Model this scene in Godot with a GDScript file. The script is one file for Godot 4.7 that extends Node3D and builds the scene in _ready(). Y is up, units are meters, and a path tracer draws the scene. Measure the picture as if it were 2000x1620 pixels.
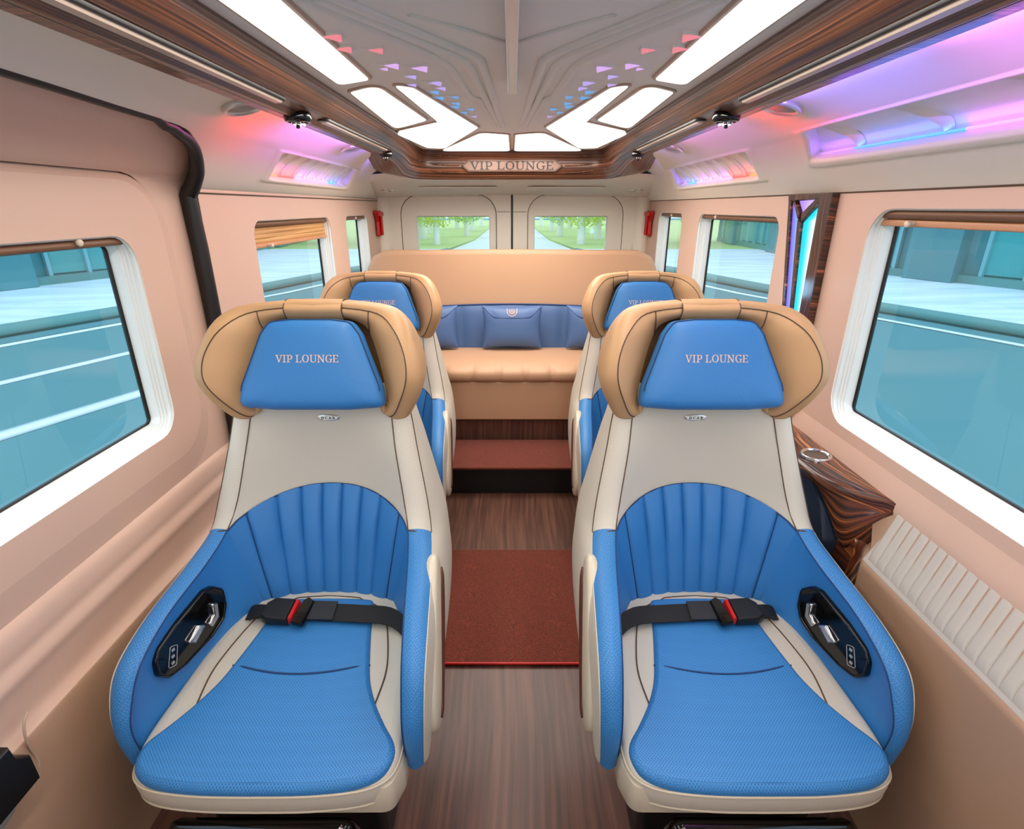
extends Node3D
# A van lounge seen from the front partition towards the rear doors.
# x to the right, y up from the cabin floor, d metres away from the camera (z = -d).

const TH := 0.368137           # downward pitch of the camera
const ROOF := 1.75
const WX := 0.94               # half width of the cabin at the trim

var M := {}
var names := {}

func _ready() -> void:
	setup_view()
	make_materials()
	build_shell()
	build_ceiling()
	build_cornice()
	build_bulkheads()
	build_windows()
	build_lower_walls()
	build_pillar()
	build_rear()
	build_sofa()
	build_seats()
	build_fittings()
	build_outside()

# ------------------------------------------------------------------ view, light
func setup_view() -> void:
	var cam := Camera3D.new()
	cam.name = "camera"
	cam.position = Vector3(0, 1.45, 0)
	cam.rotation = Vector3(-TH, 0, 0)
	cam.fov = rad_to_deg(2.0 * atan(810.0 / 1050.0))
	cam.near = 0.03
	cam.far = 400.0
	cam.current = true
	add_child(cam)
	var sm := ProceduralSkyMaterial.new()
	sm.sky_top_color = Color(0.74, 0.84, 0.93)
	sm.sky_horizon_color = Color(0.92, 0.96, 0.98)
	sm.ground_horizon_color = Color(0.7, 0.82, 0.86)
	sm.ground_bottom_color = Color(0.4, 0.5, 0.52)
	sm.sun_angle_max = 1.0
	sm.energy_multiplier = 1.0
	var sky := Sky.new()
	sky.sky_material = sm
	var env := Environment.new()
	env.background_mode = Environment.BG_SKY
	env.sky = sky
	env.background_energy_multiplier = 2.3
	env.tonemap_mode = Environment.TONE_MAPPER_LINEAR
	env.tonemap_exposure = 1.15
	env.sdfgi_enabled = true
	env.ssao_enabled = true
	env.ssil_enabled = true
	var we := WorldEnvironment.new()
	we.name = "world_environment"
	we.environment = env
	add_child(we)

func area_light(called: String, at: Vector3, size: Vector2, col: Color, energy: float, look: Vector3, upv: Vector3) -> void:
	var l := AreaLight3D.new()
	l.name = called
	l.area_size = size
	l.light_color = col
	l.light_energy = energy
	l.shadow_enabled = true
	l.set("area_range", 8.0)
	l.set("area_attenuation", 2.0)
	add_child(l, true)
	l.look_at_from_position(at, at + look, upv)

func omni(called: String, at: Vector3, col: Color, energy: float, size := 0.02) -> void:
	var l := OmniLight3D.new()
	l.name = called
	l.position = at
	l.light_color = col
	l.light_energy = energy
	l.light_size = size
	l.omni_range = 6.0
	l.omni_attenuation = 2.0
	l.shadow_enabled = true
	add_child(l, true)

# ------------------------------------------------------------------ helpers
func V(x: float, y: float, d: float) -> Vector3:
	return Vector3(x, y, -d)

class MB:
	var v := PackedVector3Array()
	var n := PackedVector3Array()
	var uv := PackedVector2Array()
	var ix := PackedInt32Array()

	func put(pv: PackedVector3Array, puv: PackedVector2Array, pix: PackedInt32Array, facing) -> void:
		var nn := PackedVector3Array()
		nn.resize(pv.size())
		var cen := Vector3.ZERO
		for p in pv:
			cen += p
		cen /= maxf(1.0, pv.size())
		var vote := 0.0
		var weld := {}
		for i in range(0, pix.size(), 3):
			var a := pix[i]
			var b := pix[i + 1]
			var c := pix[i + 2]
			var f := (pv[c] - pv[a]).cross(pv[b] - pv[a])
			nn[a] += f
			nn[b] += f
			nn[c] += f
			if facing == null:
				vote += f.dot((pv[a] + pv[b] + pv[c]) / 3.0 - cen)
			else:
				vote += f.dot(facing)
		for i in pv.size():
			var k := Vector3i((pv[i] * 20000.0).round())
			weld[k] = weld.get(k, Vector3.ZERO) + nn[i]
		var flip := vote < 0.0
		var at := v.size()
		for i in pv.size():
			var w: Vector3 = weld[Vector3i((pv[i] * 20000.0).round())]
			if w.length() < 1e-12:
				w = nn[i]
			w = w.normalized() if w.length() > 1e-14 else Vector3.UP
			n.append(-w if flip else w)
		v.append_array(pv)
		uv.append_array(puv)
		for i in range(0, pix.size(), 3):
			ix.append(at + pix[i])
			if flip:
				ix.append(at + pix[i + 2])
				ix.append(at + pix[i + 1])
			else:
				ix.append(at + pix[i + 1])
				ix.append(at + pix[i + 2])

	# rows of points (equal counts); closed joins last column to first
	func grid(rows: Array, facing = null, closed := false) -> void:
		var nr := rows.size()
		var nc: int = rows[0].size()
		var pv := PackedVector3Array()
		var pu := PackedVector2Array()
		var pi := PackedInt32Array()
		var vv := 0.0
		var mid := nr / 2
		var us := PackedFloat32Array([0.0])
		for j in range(1, nc):
			us.append(us[j - 1] + (rows[mid][j] - rows[mid][j - 1]).length())
		for i in nr:
			if i > 0:
				var best := 0.0
				for j in [0, nc / 3, nc / 2]:
					best = maxf(best, (rows[i][j] - rows[i - 1][j]).length())
				vv += best
			for j in nc:
				pv.append(rows[i][j])
				pu.append(Vector2(us[j], vv))
		for i in nr - 1:
			for j in (nc if closed else nc - 1):
				var j2 := (j + 1) % nc
				var a := i * nc + j
				var b := i * nc + j2
				var c := (i + 1) * nc + j
				var e := (i + 1) * nc + j2
				pi.append_array(PackedInt32Array([a, b, c, b, e, c]))
		put(pv, pu, pi, facing)

	func tri_cap(pts3: PackedVector3Array, pts2: PackedVector2Array, facing: Vector3) -> void:
		var t := Geometry2D.triangulate_polygon(pts2)
		if t.size() == 0:
			var c3 := Vector3.ZERO
			for p in pts3:
				c3 += p
			var r1 := PackedVector3Array()
			for p in pts3:
				r1.append(c3 / pts3.size())
			grid([pts3, r1], facing, true)
			return
		put(pts3, pts2, t, facing)

	func mesh() -> ArrayMesh:
		var a := []
		a.resize(Mesh.ARRAY_MAX)
		a[Mesh.ARRAY_VERTEX] = v
		a[Mesh.ARRAY_NORMAL] = n
		a[Mesh.ARRAY_TEX_UV] = uv
		a[Mesh.ARRAY_INDEX] = ix
		var m := ArrayMesh.new()
		m.add_surface_from_arrays(Mesh.PRIMITIVE_TRIANGLES, a)
		return m

func numbered(called: String) -> String:
	if not names.has(called):
		names[called] = 0
		return called
	names[called] += 1
	return "%s_%03d" % [called, names[called]]

func obj(called: String, m: Mesh, mat: Material, parent: Node = null) -> MeshInstance3D:
	var o := MeshInstance3D.new()
	o.mesh = m
	if mat:
		o.material_override = mat
	if parent == null or parent == self:
		o.name = numbered(called)
		add_child(o)
	else:
		var k := 0
		var nm := called
		while parent.has_node(NodePath(nm)):
			k += 1
			nm = "%s_%03d" % [called, k]
		o.name = nm
		parent.add_child(o)
	return o

func thing(called: String, label: String, category: String, at := Vector3.ZERO, group := "") -> Node3D:
	var o := Node3D.new()
	o.name = numbered(called)
	add_child(o)
	o.position = at
	tag(o, label, category, group)
	return o

func tag(o: Node, label: String, category: String, group := "") -> Node:
	o.set_meta("label", label)
	o.set_meta("category", category)
	if group != "":
		o.set_meta("group", group)
	return o

func struct_root(called: String, label: String, category := "wall") -> Node3D:
	var o := Node3D.new()
	o.name = called
	add_child(o)
	o.set_meta("kind", "structure")
	o.set_meta("label", label)
	o.set_meta("category", category)
	return o

func struct_obj(called: String, m: Mesh, mat: Material, label: String, category := "wall") -> MeshInstance3D:
	var o := obj(called, m, mat)
	o.set_meta("kind", "structure")
	o.set_meta("label", label)
	o.set_meta("category", category)
	return o

# Catmull-Rom through keys, n + 1 samples
func cr(keys: Array, n: int) -> PackedVector3Array:
	var out := PackedVector3Array()
	for i in n + 1:
		out.append(crp(keys, float(i) / n * (keys.size() - 1)))
	return out

func crp(keys: Array, t: float) -> Vector3:
	var k := keys.size()
	var i := clampi(int(floor(t)), 0, k - 2)
	var f := t - i
	var p0: Vector3 = keys[maxi(i - 1, 0)]
	var p1: Vector3 = keys[i]
	var p2: Vector3 = keys[i + 1]
	var p3: Vector3 = keys[mini(i + 2, k - 1)]
	return 0.5 * (2.0 * p1 + (p2 - p0) * f + (2.0 * p0 - 5.0 * p1 + 4.0 * p2 - p3) * f * f + (3.0 * p1 - p0 - 3.0 * p2 + p3) * f * f * f)

func lerp_tab(tab: Array, x: float) -> float:
	# tab of [x, y] ascending, smooth
	if x <= tab[0][0]:
		return tab[0][1]
	for i in tab.size() - 1:
		if x <= tab[i + 1][0]:
			var f: float = (x - tab[i][0]) / (tab[i + 1][0] - tab[i][0])
			var p0: float = tab[maxi(i - 1, 0)][1]
			var p1: float = tab[i][1]
			var p2: float = tab[i + 1][1]
			var p3: float = tab[mini(i + 2, tab.size() - 1)][1]
			return cubic_interpolate(p1, p2, p0, p3, f)
	return tab[tab.size() - 1][1]

# rounded polygon
func rp(pts: Array, r: float, seg := 5, sub := 0.0) -> PackedVector2Array:
	var out := PackedVector2Array()
	var n := pts.size()
	for i in n:
		var p: Vector2 = pts[i]
		var a: Vector2 = pts[(i + n - 1) % n]
		var b: Vector2 = pts[(i + 1) % n]
		var da := (a - p).normalized()
		var db := (b - p).normalized()
		var ang := acos(clampf(da.dot(db), -1.0, 1.0))
		if ang > PI - 0.02:
			out.append(p)
			continue
		var t := minf(r / tan(ang / 2.0), minf((a - p).length(), (b - p).length()) * 0.48)
		var p1 := p + da * t
		var p2 := p + db * t
		for k in seg + 1:
			var f := float(k) / seg
			out.append(p1.lerp(p, f).lerp(p.lerp(p2, f), f))
	if sub > 0.0:
		var o2 := PackedVector2Array()
		for i in out.size():
			var a := out[i]
			var b := out[(i + 1) % out.size()]
			var k := maxi(1, int(ceil((b - a).length() / sub)))
			for j in k:
				o2.append(a.lerp(b, float(j) / k))
		return o2
	return out

func inset(poly: PackedVector2Array, dist: float) -> PackedVector2Array:
	var n := poly.size()
	var area := 0.0
	for i in n:
		area += poly[i].cross(poly[(i + 1) % n])
	var sg := 1.0 if area > 0.0 else -1.0
	var out := PackedVector2Array()
	for i in n:
		var a := poly[(i + n - 1) % n]
		var b := poly[(i + 1) % n]
		var p := poly[i]
		var e1 := (p - a).normalized()
		var e2 := (b - p).normalized()
		var n1 := Vector2(-e1.y, e1.x) * sg
		var n2 := Vector2(-e2.y, e2.x) * sg
		var m := n1 + n2
		if m.length() < 0.2:
			m = n1
		m = m.normalized()
		out.append(p + m * dist / maxf(0.5, m.dot(n1)))
	return out

# slab: levels [inset, height]; both ends capped. o + ax*u + ay*v + az*h
func slab_to(mb: MB, poly: PackedVector2Array, levels: Array, o: Vector3, ax: Vector3, ay: Vector3, az: Vector3) -> void:
	var rows := []
	var polys := []
	for l in levels:
		var q := inset(poly, l[0]) if absf(l[0]) > 1e-7 else poly
		var row := PackedVector3Array()
		for p in q:
			row.append(o + ax * p.x + ay * p.y + az * l[1])
		rows.append(row)
		polys.append(q)
	mb.grid(rows, null, true)
	var up: bool = levels[levels.size() - 1][1] > levels[0][1]
	mb.tri_cap(rows[rows.size() - 1], polys[polys.size() - 1], az if up else -az)
	mb.tri_cap(rows[0], polys[0], -az if up else az)

func slab(poly: PackedVector2Array, levels: Array, o: Vector3, ax: Vector3, ay: Vector3, az: Vector3) -> ArrayMesh:
	var mb := MB.new()
	slab_to(mb, poly, levels, o, ax, ay, az)
	return mb.mesh()

# pad: star-shaped outline, levels [scale, height] with scale 0 at both ends
func pad(poly: PackedVector2Array, levels: Array, o: Vector3, ax: Vector3, ay: Vector3, az: Vector3) -> ArrayMesh:
	var cen := Vector2.ZERO
	for p in poly:
		cen += p
	cen /= poly.size()
	var mb := MB.new()
	var rows := []
	for l in levels:
		var row := PackedVector3Array()
		for p in poly:
			var q: Vector2 = cen + (p - cen) * maxf(l[0], 0.001)
			row.append(o + ax * q.x + ay * q.y + az * l[1])
		rows.append(row)
	mb.grid(rows, null, true)
	return mb.mesh()

func box_to(mb: MB, c: Vector3, s: Vector3, r := 0.004, b := Basis.IDENTITY) -> void:
	r = minf(r, minf(s.x, minf(s.y, s.z)) * 0.49)
	var h := s * 0.5
	var axs := [[0, 1, 2], [1, 2, 0], [2, 0, 1]]
	for ax in axs:
		for sg in [-1.0, 1.0]:
			var la := [-h[ax[1]], -h[ax[1]] + r * 0.4, -h[ax[1]] + r, h[ax[1]] - r, h[ax[1]] - r * 0.4, h[ax[1]]]
			var lb := [-h[ax[2]], -h[ax[2]] + r * 0.4, -h[ax[2]] + r, h[ax[2]] - r, h[ax[2]] - r * 0.4, h[ax[2]]]
			var rows := []
			for aa in la:
				var row := PackedVector3Array()
				for bb in lb:
					var p := Vector3.ZERO
					p[ax[0]] = sg * h[ax[0]]
					p[ax[1]] = aa
					p[ax[2]] = bb
					var q := Vector3(clampf(p.x, -h.x + r, h.x - r), clampf(p.y, -h.y + r, h.y - r), clampf(p.z, -h.z + r, h.z - r))
					var dn := (p - q).normalized()
					row.append(c + b * (q + dn * r))
				rows.append(row)
			var fc := Vector3.ZERO
			fc[ax[0]] = sg
			mb.grid(rows, b * fc)

func rbox(c: Vector3, s: Vector3, r := 0.004, b := Basis.IDENTITY) -> ArrayMesh:
	var mb := MB.new()
	box_to(mb, c, s, r, b)
	return mb.mesh()

# tube along points; rx, ry radii along side / up vectors
func tube_to(mb: MB, path: PackedVector3Array, rx: float, ry := -1.0, sides := 6, upv := Vector3.UP, capped := true, scale := PackedFloat32Array()) -> void:
	if ry < 0.0:
		ry = rx
	var rows := []
	var n := path.size()
	var last_s := Vector3.ZERO
	for i in n:
		var t := (path[mini(i + 1, n - 1)] - path[maxi(i - 1, 0)]).normalized()
		var sd := t.cross(upv)
		if sd.length() < 0.05:
			sd = t.cross(Vector3(0.3, 0.1, 1.0)) if last_s == Vector3.ZERO else last_s
		sd = sd.normalized()
		if last_s != Vector3.ZERO and sd.dot(last_s) < 0.0:
			sd = -sd
		last_s = sd
		var up := sd.cross(t).normalized()
		var row := PackedVector3Array()
		for k in sides:
			var a := TAU * k / sides
			var sc := 1.0 if scale.is_empty() else scale[i]
			row.append(path[i] + (sd * cos(a) * rx + up * sin(a) * ry) * sc)
		rows.append(row)
	if capped:
		var r0 := PackedVector3Array()
		var r1 := PackedVector3Array()
		for k in sides:
			r0.append(path[0])
			r1.append(path[n - 1])
		rows.push_front(r0)
		rows.append(r1)
	mb.grid(rows, null, true)

func tube(path: PackedVector3Array, rx: float, ry := -1.0, sides := 6, upv := Vector3.UP) -> ArrayMesh:
	var mb := MB.new()
	tube_to(mb, path, rx, ry, sides, upv)
	return mb.mesh()

# lathe: profile [r, h] around axis az at o
func lathe(prof: Array, o: Vector3, ax: Vector3, az: Vector3, seg := 28) -> ArrayMesh:
	var ay := az.cross(ax).normalized()
	var rows := []
	for p in prof:
		var row := PackedVector3Array()
		for k in seg:
			var a := TAU * k / seg
			row.append(o + (ax * cos(a) + ay * sin(a)) * maxf(p[0], 0.00001) + az * p[1])
		rows.append(row)
	var mb := MB.new()
	mb.grid(rows, null, true)
	return mb.mesh()

func text_mesh(s: String, width: float, depth: float, font_name := "Droid Serif", weight := 400) -> TextMesh:
	var f := SystemFont.new()
	f.font_names = PackedStringArray([font_name])
	f.font_weight = weight
	var t := TextMesh.new()
	t.text = s
	t.font = f
	t.font_size = 64
	t.pixel_size = 0.001
	t.depth = depth
	t.curve_step = 2.0
	var w: float = t.get_aabb().size.x
	if w > 0.0:
		t.pixel_size = 0.001 * width / w
	return t

# ring of rectangle boundary points matching a rounded-rect hole
func hole_loop(a0: float, a1: float, b0: float, b1: float, r: float, n_side := 6, seg := 6) -> PackedVector2Array:
	var out := PackedVector2Array()
	var cs := [Vector2(a1 - r, b1 - r), Vector2(a0 + r, b1 - r), Vector2(a0 + r, b0 + r), Vector2(a1 - r, b0 + r)]
	for q in 4:
		for k in seg + 1:
			var an := PI / 2.0 * (q + float(k) / seg)
			out.append(cs[q] + Vector2(cos(an), sin(an)) * r)
	return out

func rect_match(loop: PackedVector2Array, A0: float, A1: float, B0: float, B1: float, seg := 6) -> PackedVector2Array:
	# each corner arc of the loop maps on the matching rectangle corner's two edges
	var out := PackedVector2Array()
	var cor := [Vector2(A1, B1), Vector2(A0, B1), Vector2(A0, B0), Vector2(A1, B0)]
	for q in 4:
		for k in seg + 1:
			var p := loop[q * (seg + 1) + k]
			var c: Vector2 = cor[q]
			var f := float(k) / seg
			var horizontal_first := q % 2 == 0
			var e := Vector2(c.x, p.y) if (f < 0.5) == horizontal_first else Vector2(p.x, c.y)
			if absf(f - 0.5) < 0.01:
				e = c
			out.append(e)
	return out

# ------------------------------------------------------------------ materials
func mat(called: String, r: int, g: int, b: int, rough := 0.5, metal := 0.0) -> StandardMaterial3D:
	var m := StandardMaterial3D.new()
	m.resource_name = called
	m.albedo_color = Color8(r, g, b)
	m.roughness = rough
	m.metallic = metal
	m.cull_mode = BaseMaterial3D.CULL_DISABLED
	M[called] = m
	return m

func glow(called: String, col: Color, energy: float) -> StandardMaterial3D:
	var m := StandardMaterial3D.new()
	m.resource_name = called
	m.albedo_color = col.lerp(Color.WHITE, 0.5)
	m.roughness = 0.4
	m.emission_enabled = true
	m.emission = col
	m.emission_energy_multiplier = energy
	m.cull_mode = BaseMaterial3D.CULL_DISABLED
	M[called] = m
	return m

func noise_img(w: int, h: int, fx: float, fy: float, sd: int, fn: Callable) -> ImageTexture:
	var nz := FastNoiseLite.new()
	nz.seed = sd
	nz.noise_type = FastNoiseLite.TYPE_SIMPLEX_SMOOTH
	nz.frequency = 1.0
	nz.fractal_octaves = 3
	var im := Image.create(w, h, false, Image.FORMAT_RGB8)
	for y in h:
		for x in w:
			# wraps along x by walking a circle
			var a := TAU * x / w
			var rr := fx / TAU
			var b := TAU * y / h
			var ry := fy / TAU
			var val := nz.get_noise_3d(cos(a) * rr + 31.0, sin(a) * rr + cos(b) * ry, sin(b) * ry)
			im.set_pixel(x, y, fn.call(val, x, y))
	im.generate_mipmaps()
	return ImageTexture.create_from_image(im)

func wood_tex(sd: int, dark: Color, mid: Color, light: Color, lines: float, wob: float) -> ImageTexture:
	var nz := FastNoiseLite.new()
	nz.seed = sd
	nz.noise_type = FastNoiseLite.TYPE_SIMPLEX_SMOOTH
	nz.frequency = 1.0
	nz.fractal_octaves = 2
	var w := 512
	var h := 256
	var im := Image.create(w, h, false, Image.FORMAT_RGB8)
	for y in h:
		var b := TAU * y / h
		for x in w:
			var a := TAU * x / w
			var warp := nz.get_noise_3d(cos(a) * 0.45, sin(a) * 0.45 + 9.0, float(y) / h * 2.2) * wob
			var b2 := b + warp * TAU
			var s := nz.get_noise_3d(cos(b2) * lines, sin(b2) * lines, 3.0 + 0.25 * cos(a))
			var s2 := nz.get_noise_3d(cos(b2) * lines * 2.7 + 40.0, sin(b2) * lines * 2.7, 0.5 * sin(a))
			var f := clampf(0.45 + s * 0.75 + s2 * 0.35, 0.0, 1.0)
			var c := dark.lerp(mid, smoothstep(0.1, 0.55, f)).lerp(light, smoothstep(0.68, 0.95, f))
			im.set_pixel(x, y, c)
	im.generate_mipmaps()
	return ImageTexture.create_from_image(im)

func perf_tex(hole: float) -> ImageTexture:
	# staggered perforation holes; one tile is 4 x 4 cells
	var n := 128
	var im := Image.create(n, n, false, Image.FORMAT_RGB8)
	for y in n:
		for x in n:
			var best := 9.0
			var cx := float(x) / n * 4.0
			var cy := float(y) / n * 4.0
			for oy in range(-1, 6):
				for k in 2:
					for ox in range(-1, 6):
						var q := Vector2(ox + 0.5 * k + 0.25, oy + 0.5 * k + 0.25)
						best = minf(best, (q - Vector2(cx, cy)).length())
			var f := smoothstep(0.13, 0.21, best)
			var v := lerpf(hole, 1.0, f)
			im.set_pixel(x, y, Color(v, v, v))
	im.generate_mipmaps()
	return ImageTexture.create_from_image(im)

func leather_bump() -> ImageTexture:
	return noise_img(128, 128, 26.0, 26.0, 5, func(v, _x, _y): return Color(0.5 + v * 0.5, 0.5 + v * 0.5, 0.5 + v * 0.5))

func make_materials() -> void:
	var grain := leather_bump()
	var perf := perf_tex(0.62)
	var perf2 := perf_tex(0.84)
	for a in [["cream", 202, 194, 178], ["tan", 194, 152, 108], ["blue", 46, 118, 182], ["blue_dark", 74, 104, 150]]:
		var m := mat(a[0], a[1], a[2], a[3], 0.48)
		m.heightmap_enabled = true
		m.heightmap_texture = grain
		m.heightmap_scale = 0.02
		m.uv1_triplanar = true
		m.uv1_scale = Vector3.ONE * 14.0
	for a in [["cream_perf", 206, 198, 182], ["blue_perf", 54, 130, 194]]:
		var m := mat(a[0], a[1], a[2], a[3], 0.5)
		m.albedo_texture = perf if a[0] == "blue_perf" else perf2
		m.uv1_triplanar = true
		m.uv1_scale = Vector3.ONE * (38.0 if a[0] == "blue_perf" else 52.0)
	for a in [["wall", 214, 180, 160], ["panel", 236, 228, 212], ["headliner", 240, 238, 230], ["lower_trim", 176, 142, 116], ["quilt", 190, 184, 174], ["sofa", 194, 152, 118]]:
		var m := mat(a[0], a[1], a[2], a[3], 0.5)
		m.heightmap_enabled = true
		m.heightmap_texture = grain
		m.heightmap_scale = 0.012
		m.uv1_triplanar = true
		m.uv1_scale = Vector3.ONE * 10.0
	mat("jamb", 236, 236, 230, 0.4)
	mat("stitch_dark", 86, 66, 48, 0.7)
	mat("stitch_blue", 26, 58, 104, 0.7)
	mat("piping", 205, 190, 165, 0.45)
	mat("black", 14, 13, 13, 0.45)
	mat("black_gloss", 10, 9, 9, 0.08)
	mat("belt", 16, 15, 16, 0.7)
	mat("belt_light", 30, 32, 36, 0.6)
	mat("red", 190, 20, 18, 0.35)
	mat("chrome", 225, 225, 228, 0.12, 1.0)
	mat("satin", 190, 188, 184, 0.35, 0.6)
	mat("cup_dark", 112, 102, 92, 0.35, 0.6)
	mat("rim_metal", 214, 212, 208, 0.28, 0.7)
	mat("rail_beige", 196, 178, 160, 0.3)
	mat("grille", 158, 152, 146, 0.6)
	mat("gold_thread", 222, 186, 168, 0.6)
	mat("badge_ink", 70, 66, 64, 0.5)
	mat("plastic_cream", 206, 194, 172, 0.3)
	mat("frame_beige", 190, 164, 142, 0.35)
	mat("knob", 232, 212, 190, 0.3)
	mat("navy", 30, 44, 66, 0.6)
	mat("slit", 92, 52, 40, 0.5)
	var wt := wood_tex(11, Color8(52, 28, 18), Color8(104, 62, 40), Color8(176, 110, 68), 5.0, 0.014)
	var wt2 := wood_tex(23, Color8(34, 16, 9), Color8(112, 58, 30), Color8(206, 130, 70), 3.2, 0.09)
	var w := mat("wood", 255, 255, 255, 0.22)
	w.albedo_texture = wt
	w.uv1_scale = Vector3(0.55, 4.6, 1.0)
	w.roughness = 0.36
	w.clearcoat_enabled = true
	w.clearcoat = 0.25
	w.clearcoat_roughness = 0.1
	var w2 := mat("wood_wave", 255, 255, 255, 0.22)
	w2.albedo_texture = wt2
	w2.uv1_scale = Vector3(1.6, 3.4, 1.0)
	w2.clearcoat_enabled = true
	w2.clearcoat = 0.5
	var im3 := wood_tex(31, Color8(40, 20, 13), Color8(86, 46, 30), Color8(170, 100, 60), 3.4, 0.07).get_image()
	im3.clear_mipmaps()
	im3.rotate_90(CLOCKWISE)
	im3.generate_mipmaps()
	var w3 := mat("wood_upright", 255, 255, 255, 0.3)
	w3.albedo_texture = ImageTexture.create_from_image(im3)
	w3.uv1_scale = Vector3(4.0, 1.1, 1.0)
	w3.clearcoat_enabled = true
	w3.clearcoat = 0.3
	var wl := mat("plaque", 122, 82, 60, 0.35)
	wl.clearcoat_enabled = true
	# blind: bamboo-like fine horizontal threads
	var bt := noise_img(128, 256, 1.2, 60.0, 17, func(v, _x, _y): return Color8(176, 128, 76).lerp(Color8(226, 178, 118), clampf(0.5 + v, 0, 1)))
	var bm := mat("blind", 255, 255, 255, 0.6)
	bm.albedo_texture = bt
	bm.uv1_scale = Vector3(1.5, 2.0, 1)
	mat("blind_rail", 200, 146, 108, 0.45)
	mat("blind_dark", 120, 84, 58, 0.5)
	var ct := noise_img(256, 256, 90.0, 90.0, 3, func(v, _x, _y): return Color8(70, 26, 12).lerp(Color8(138, 58, 34), clampf(0.5 + v * 1.1, 0, 1)))
	var c := mat("carpet", 255, 255, 255, 0.95)
	c.albedo_texture = ct
	c.uv1_triplanar = true
	c.uv1_world_triplanar = true
	c.uv1_scale = Vector3.ONE * 3.0
	c.rim_enabled = true
	c.rim = 0.3
	var ft := noise_img(256, 256, 40.0, 2.0, 8, func(v, _x, _y): return Color8(74, 46, 37).lerp(Color8(108, 72, 57), clampf(0.5 + v * 1.0, 0, 1)))
	var f := mat("floor_wood", 255, 255, 255, 0.38)
	f.albedo_texture = ft
	f.uv1_triplanar = true
	f.uv1_world_triplanar = true
	f.uv1_scale = Vector3(1.3, 1.3, 1.3)
	# window glass
	var gl := StandardMaterial3D.new()
	gl.resource_name = "glass"
	gl.albedo_color = Color(0.7, 0.95, 0.95, 0.06)
	gl.transparency = BaseMaterial3D.TRANSPARENCY_ALPHA
	gl.roughness = 0.02
	gl.cull_mode = BaseMaterial3D.CULL_DISABLED
	M["glass"] = gl
	# lights
	glow("lamp", Color(1.0, 0.985, 0.96), 1.25)
	glow("led_red", Color(1.0, 0.16, 0.10), 1.3)
	glow("led_orange", Color(1.0, 0.45, 0.12), 1.3)
	glow("led_pink", Color(0.92, 0.52, 1.0), 1.3)
	glow("led_violet", Color(0.55, 0.42, 1.0), 1.3)
	glow("led_blue", Color(0.12, 0.55, 1.0), 1.3)
	glow("lens_red", Color(0.95, 0.45, 0.5), 0.55)
	glow("lens_pink", Color(0.85, 0.65, 0.95), 0.6)
	glow("lens_violet", Color(0.7, 0.62, 0.95), 0.6)
	glow("lens_blue", Color(0.3, 0.62, 0.9), 0.6)
	# outdoors
	mat("asphalt", 62, 122, 128, 0.85)
	mat("road_paint", 205, 232, 240, 0.6)
	var pt := noise_img(128, 128, 4.0, 18.0, 4, func(v, _x, _y): return Color8(176, 206, 216).lerp(Color8(206, 228, 236), clampf(0.5 + v, 0, 1)))
	var pv := mat("paving", 255, 255, 255, 0.8)
	pv.albedo_texture = pt
	pv.uv1_triplanar = true
	pv.uv1_world_triplanar = true
	pv.uv1_scale = Vector3.ONE * 0.1
	mat("kerb", 74, 130, 128, 0.8)
	mat("facade", 58, 126, 134, 0.5)
	mat("facade_glass", 26, 112, 112, 0.12)
	mat("facade_glass_pale", 64, 150, 152, 0.2)
	mat("mullion", 104, 164, 172, 0.5)
	mat("grass", 172, 190, 116, 0.9)
	mat("pale_road", 206, 212, 204, 0.9)
	mat("trunk", 226, 230, 222, 0.8)
	mat("leaf", 192, 200, 92, 0.8)
	mat("leaf_dark", 146, 178, 84, 0.8)
	mat("leaf_gold", 216, 208, 112, 0.8)
	for k in ["leaf", "leaf_dark", "leaf_gold"]:
		M[k].backlight_enabled = true
		M[k].backlight = Color(0.7, 0.8, 0.3)

# ------------------------------------------------------------------ shell
func build_shell() -> void:
	var fl := obj("floor", rbox(V(0, -0.06, 1.5), Vector3(2.14, 0.12, 5.4), 0.005), M.floor_wood)
	fl.set_meta("kind", "structure")
	tag(fl, "dark brown wood-look floor between the seats", "floor")
	var rf := obj("roof", rbox(V(0, 1.86, 1.45), Vector3(2.16, 0.06, 5.4), 0.005), M.headliner)
	rf.set_meta("kind", "structure")
	tag(rf, "van roof shell above the headliner", "roof")
	# bulkhead behind the camera with an opening to the cab, so that daylight comes from the windscreen
	var mb := MB.new()
	var lp := hole_loop(-0.72, 0.72, 0.95, 1.62, 0.1)
	var rc := rect_match(lp, -1.07, 1.07, -0.1, 1.86)
	for z in [-1.10, -1.14]:
		var r0 := PackedVector3Array()
		var r1 := PackedVector3Array()
		for i in lp.size():
			r0.append(V(rc[i].x, rc[i].y, z))
			r1.append(V(lp[i].x, lp[i].y, z))
		mb.grid([r0, r1], V(0, 0, 1) if z > -1.12 else V(0, 0, -1), true)
	var e0 := PackedVector3Array()
	var e1 := PackedVector3Array()
	for p in lp:
		e0.append(V(p.x, p.y, -1.10))
		e1.append(V(p.x, p.y, -1.14))
	mb.grid([e0, e1], null, true)
	struct_obj("wall_front", mb.mesh(), M.panel, "front partition with an opening to the cab")

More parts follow.
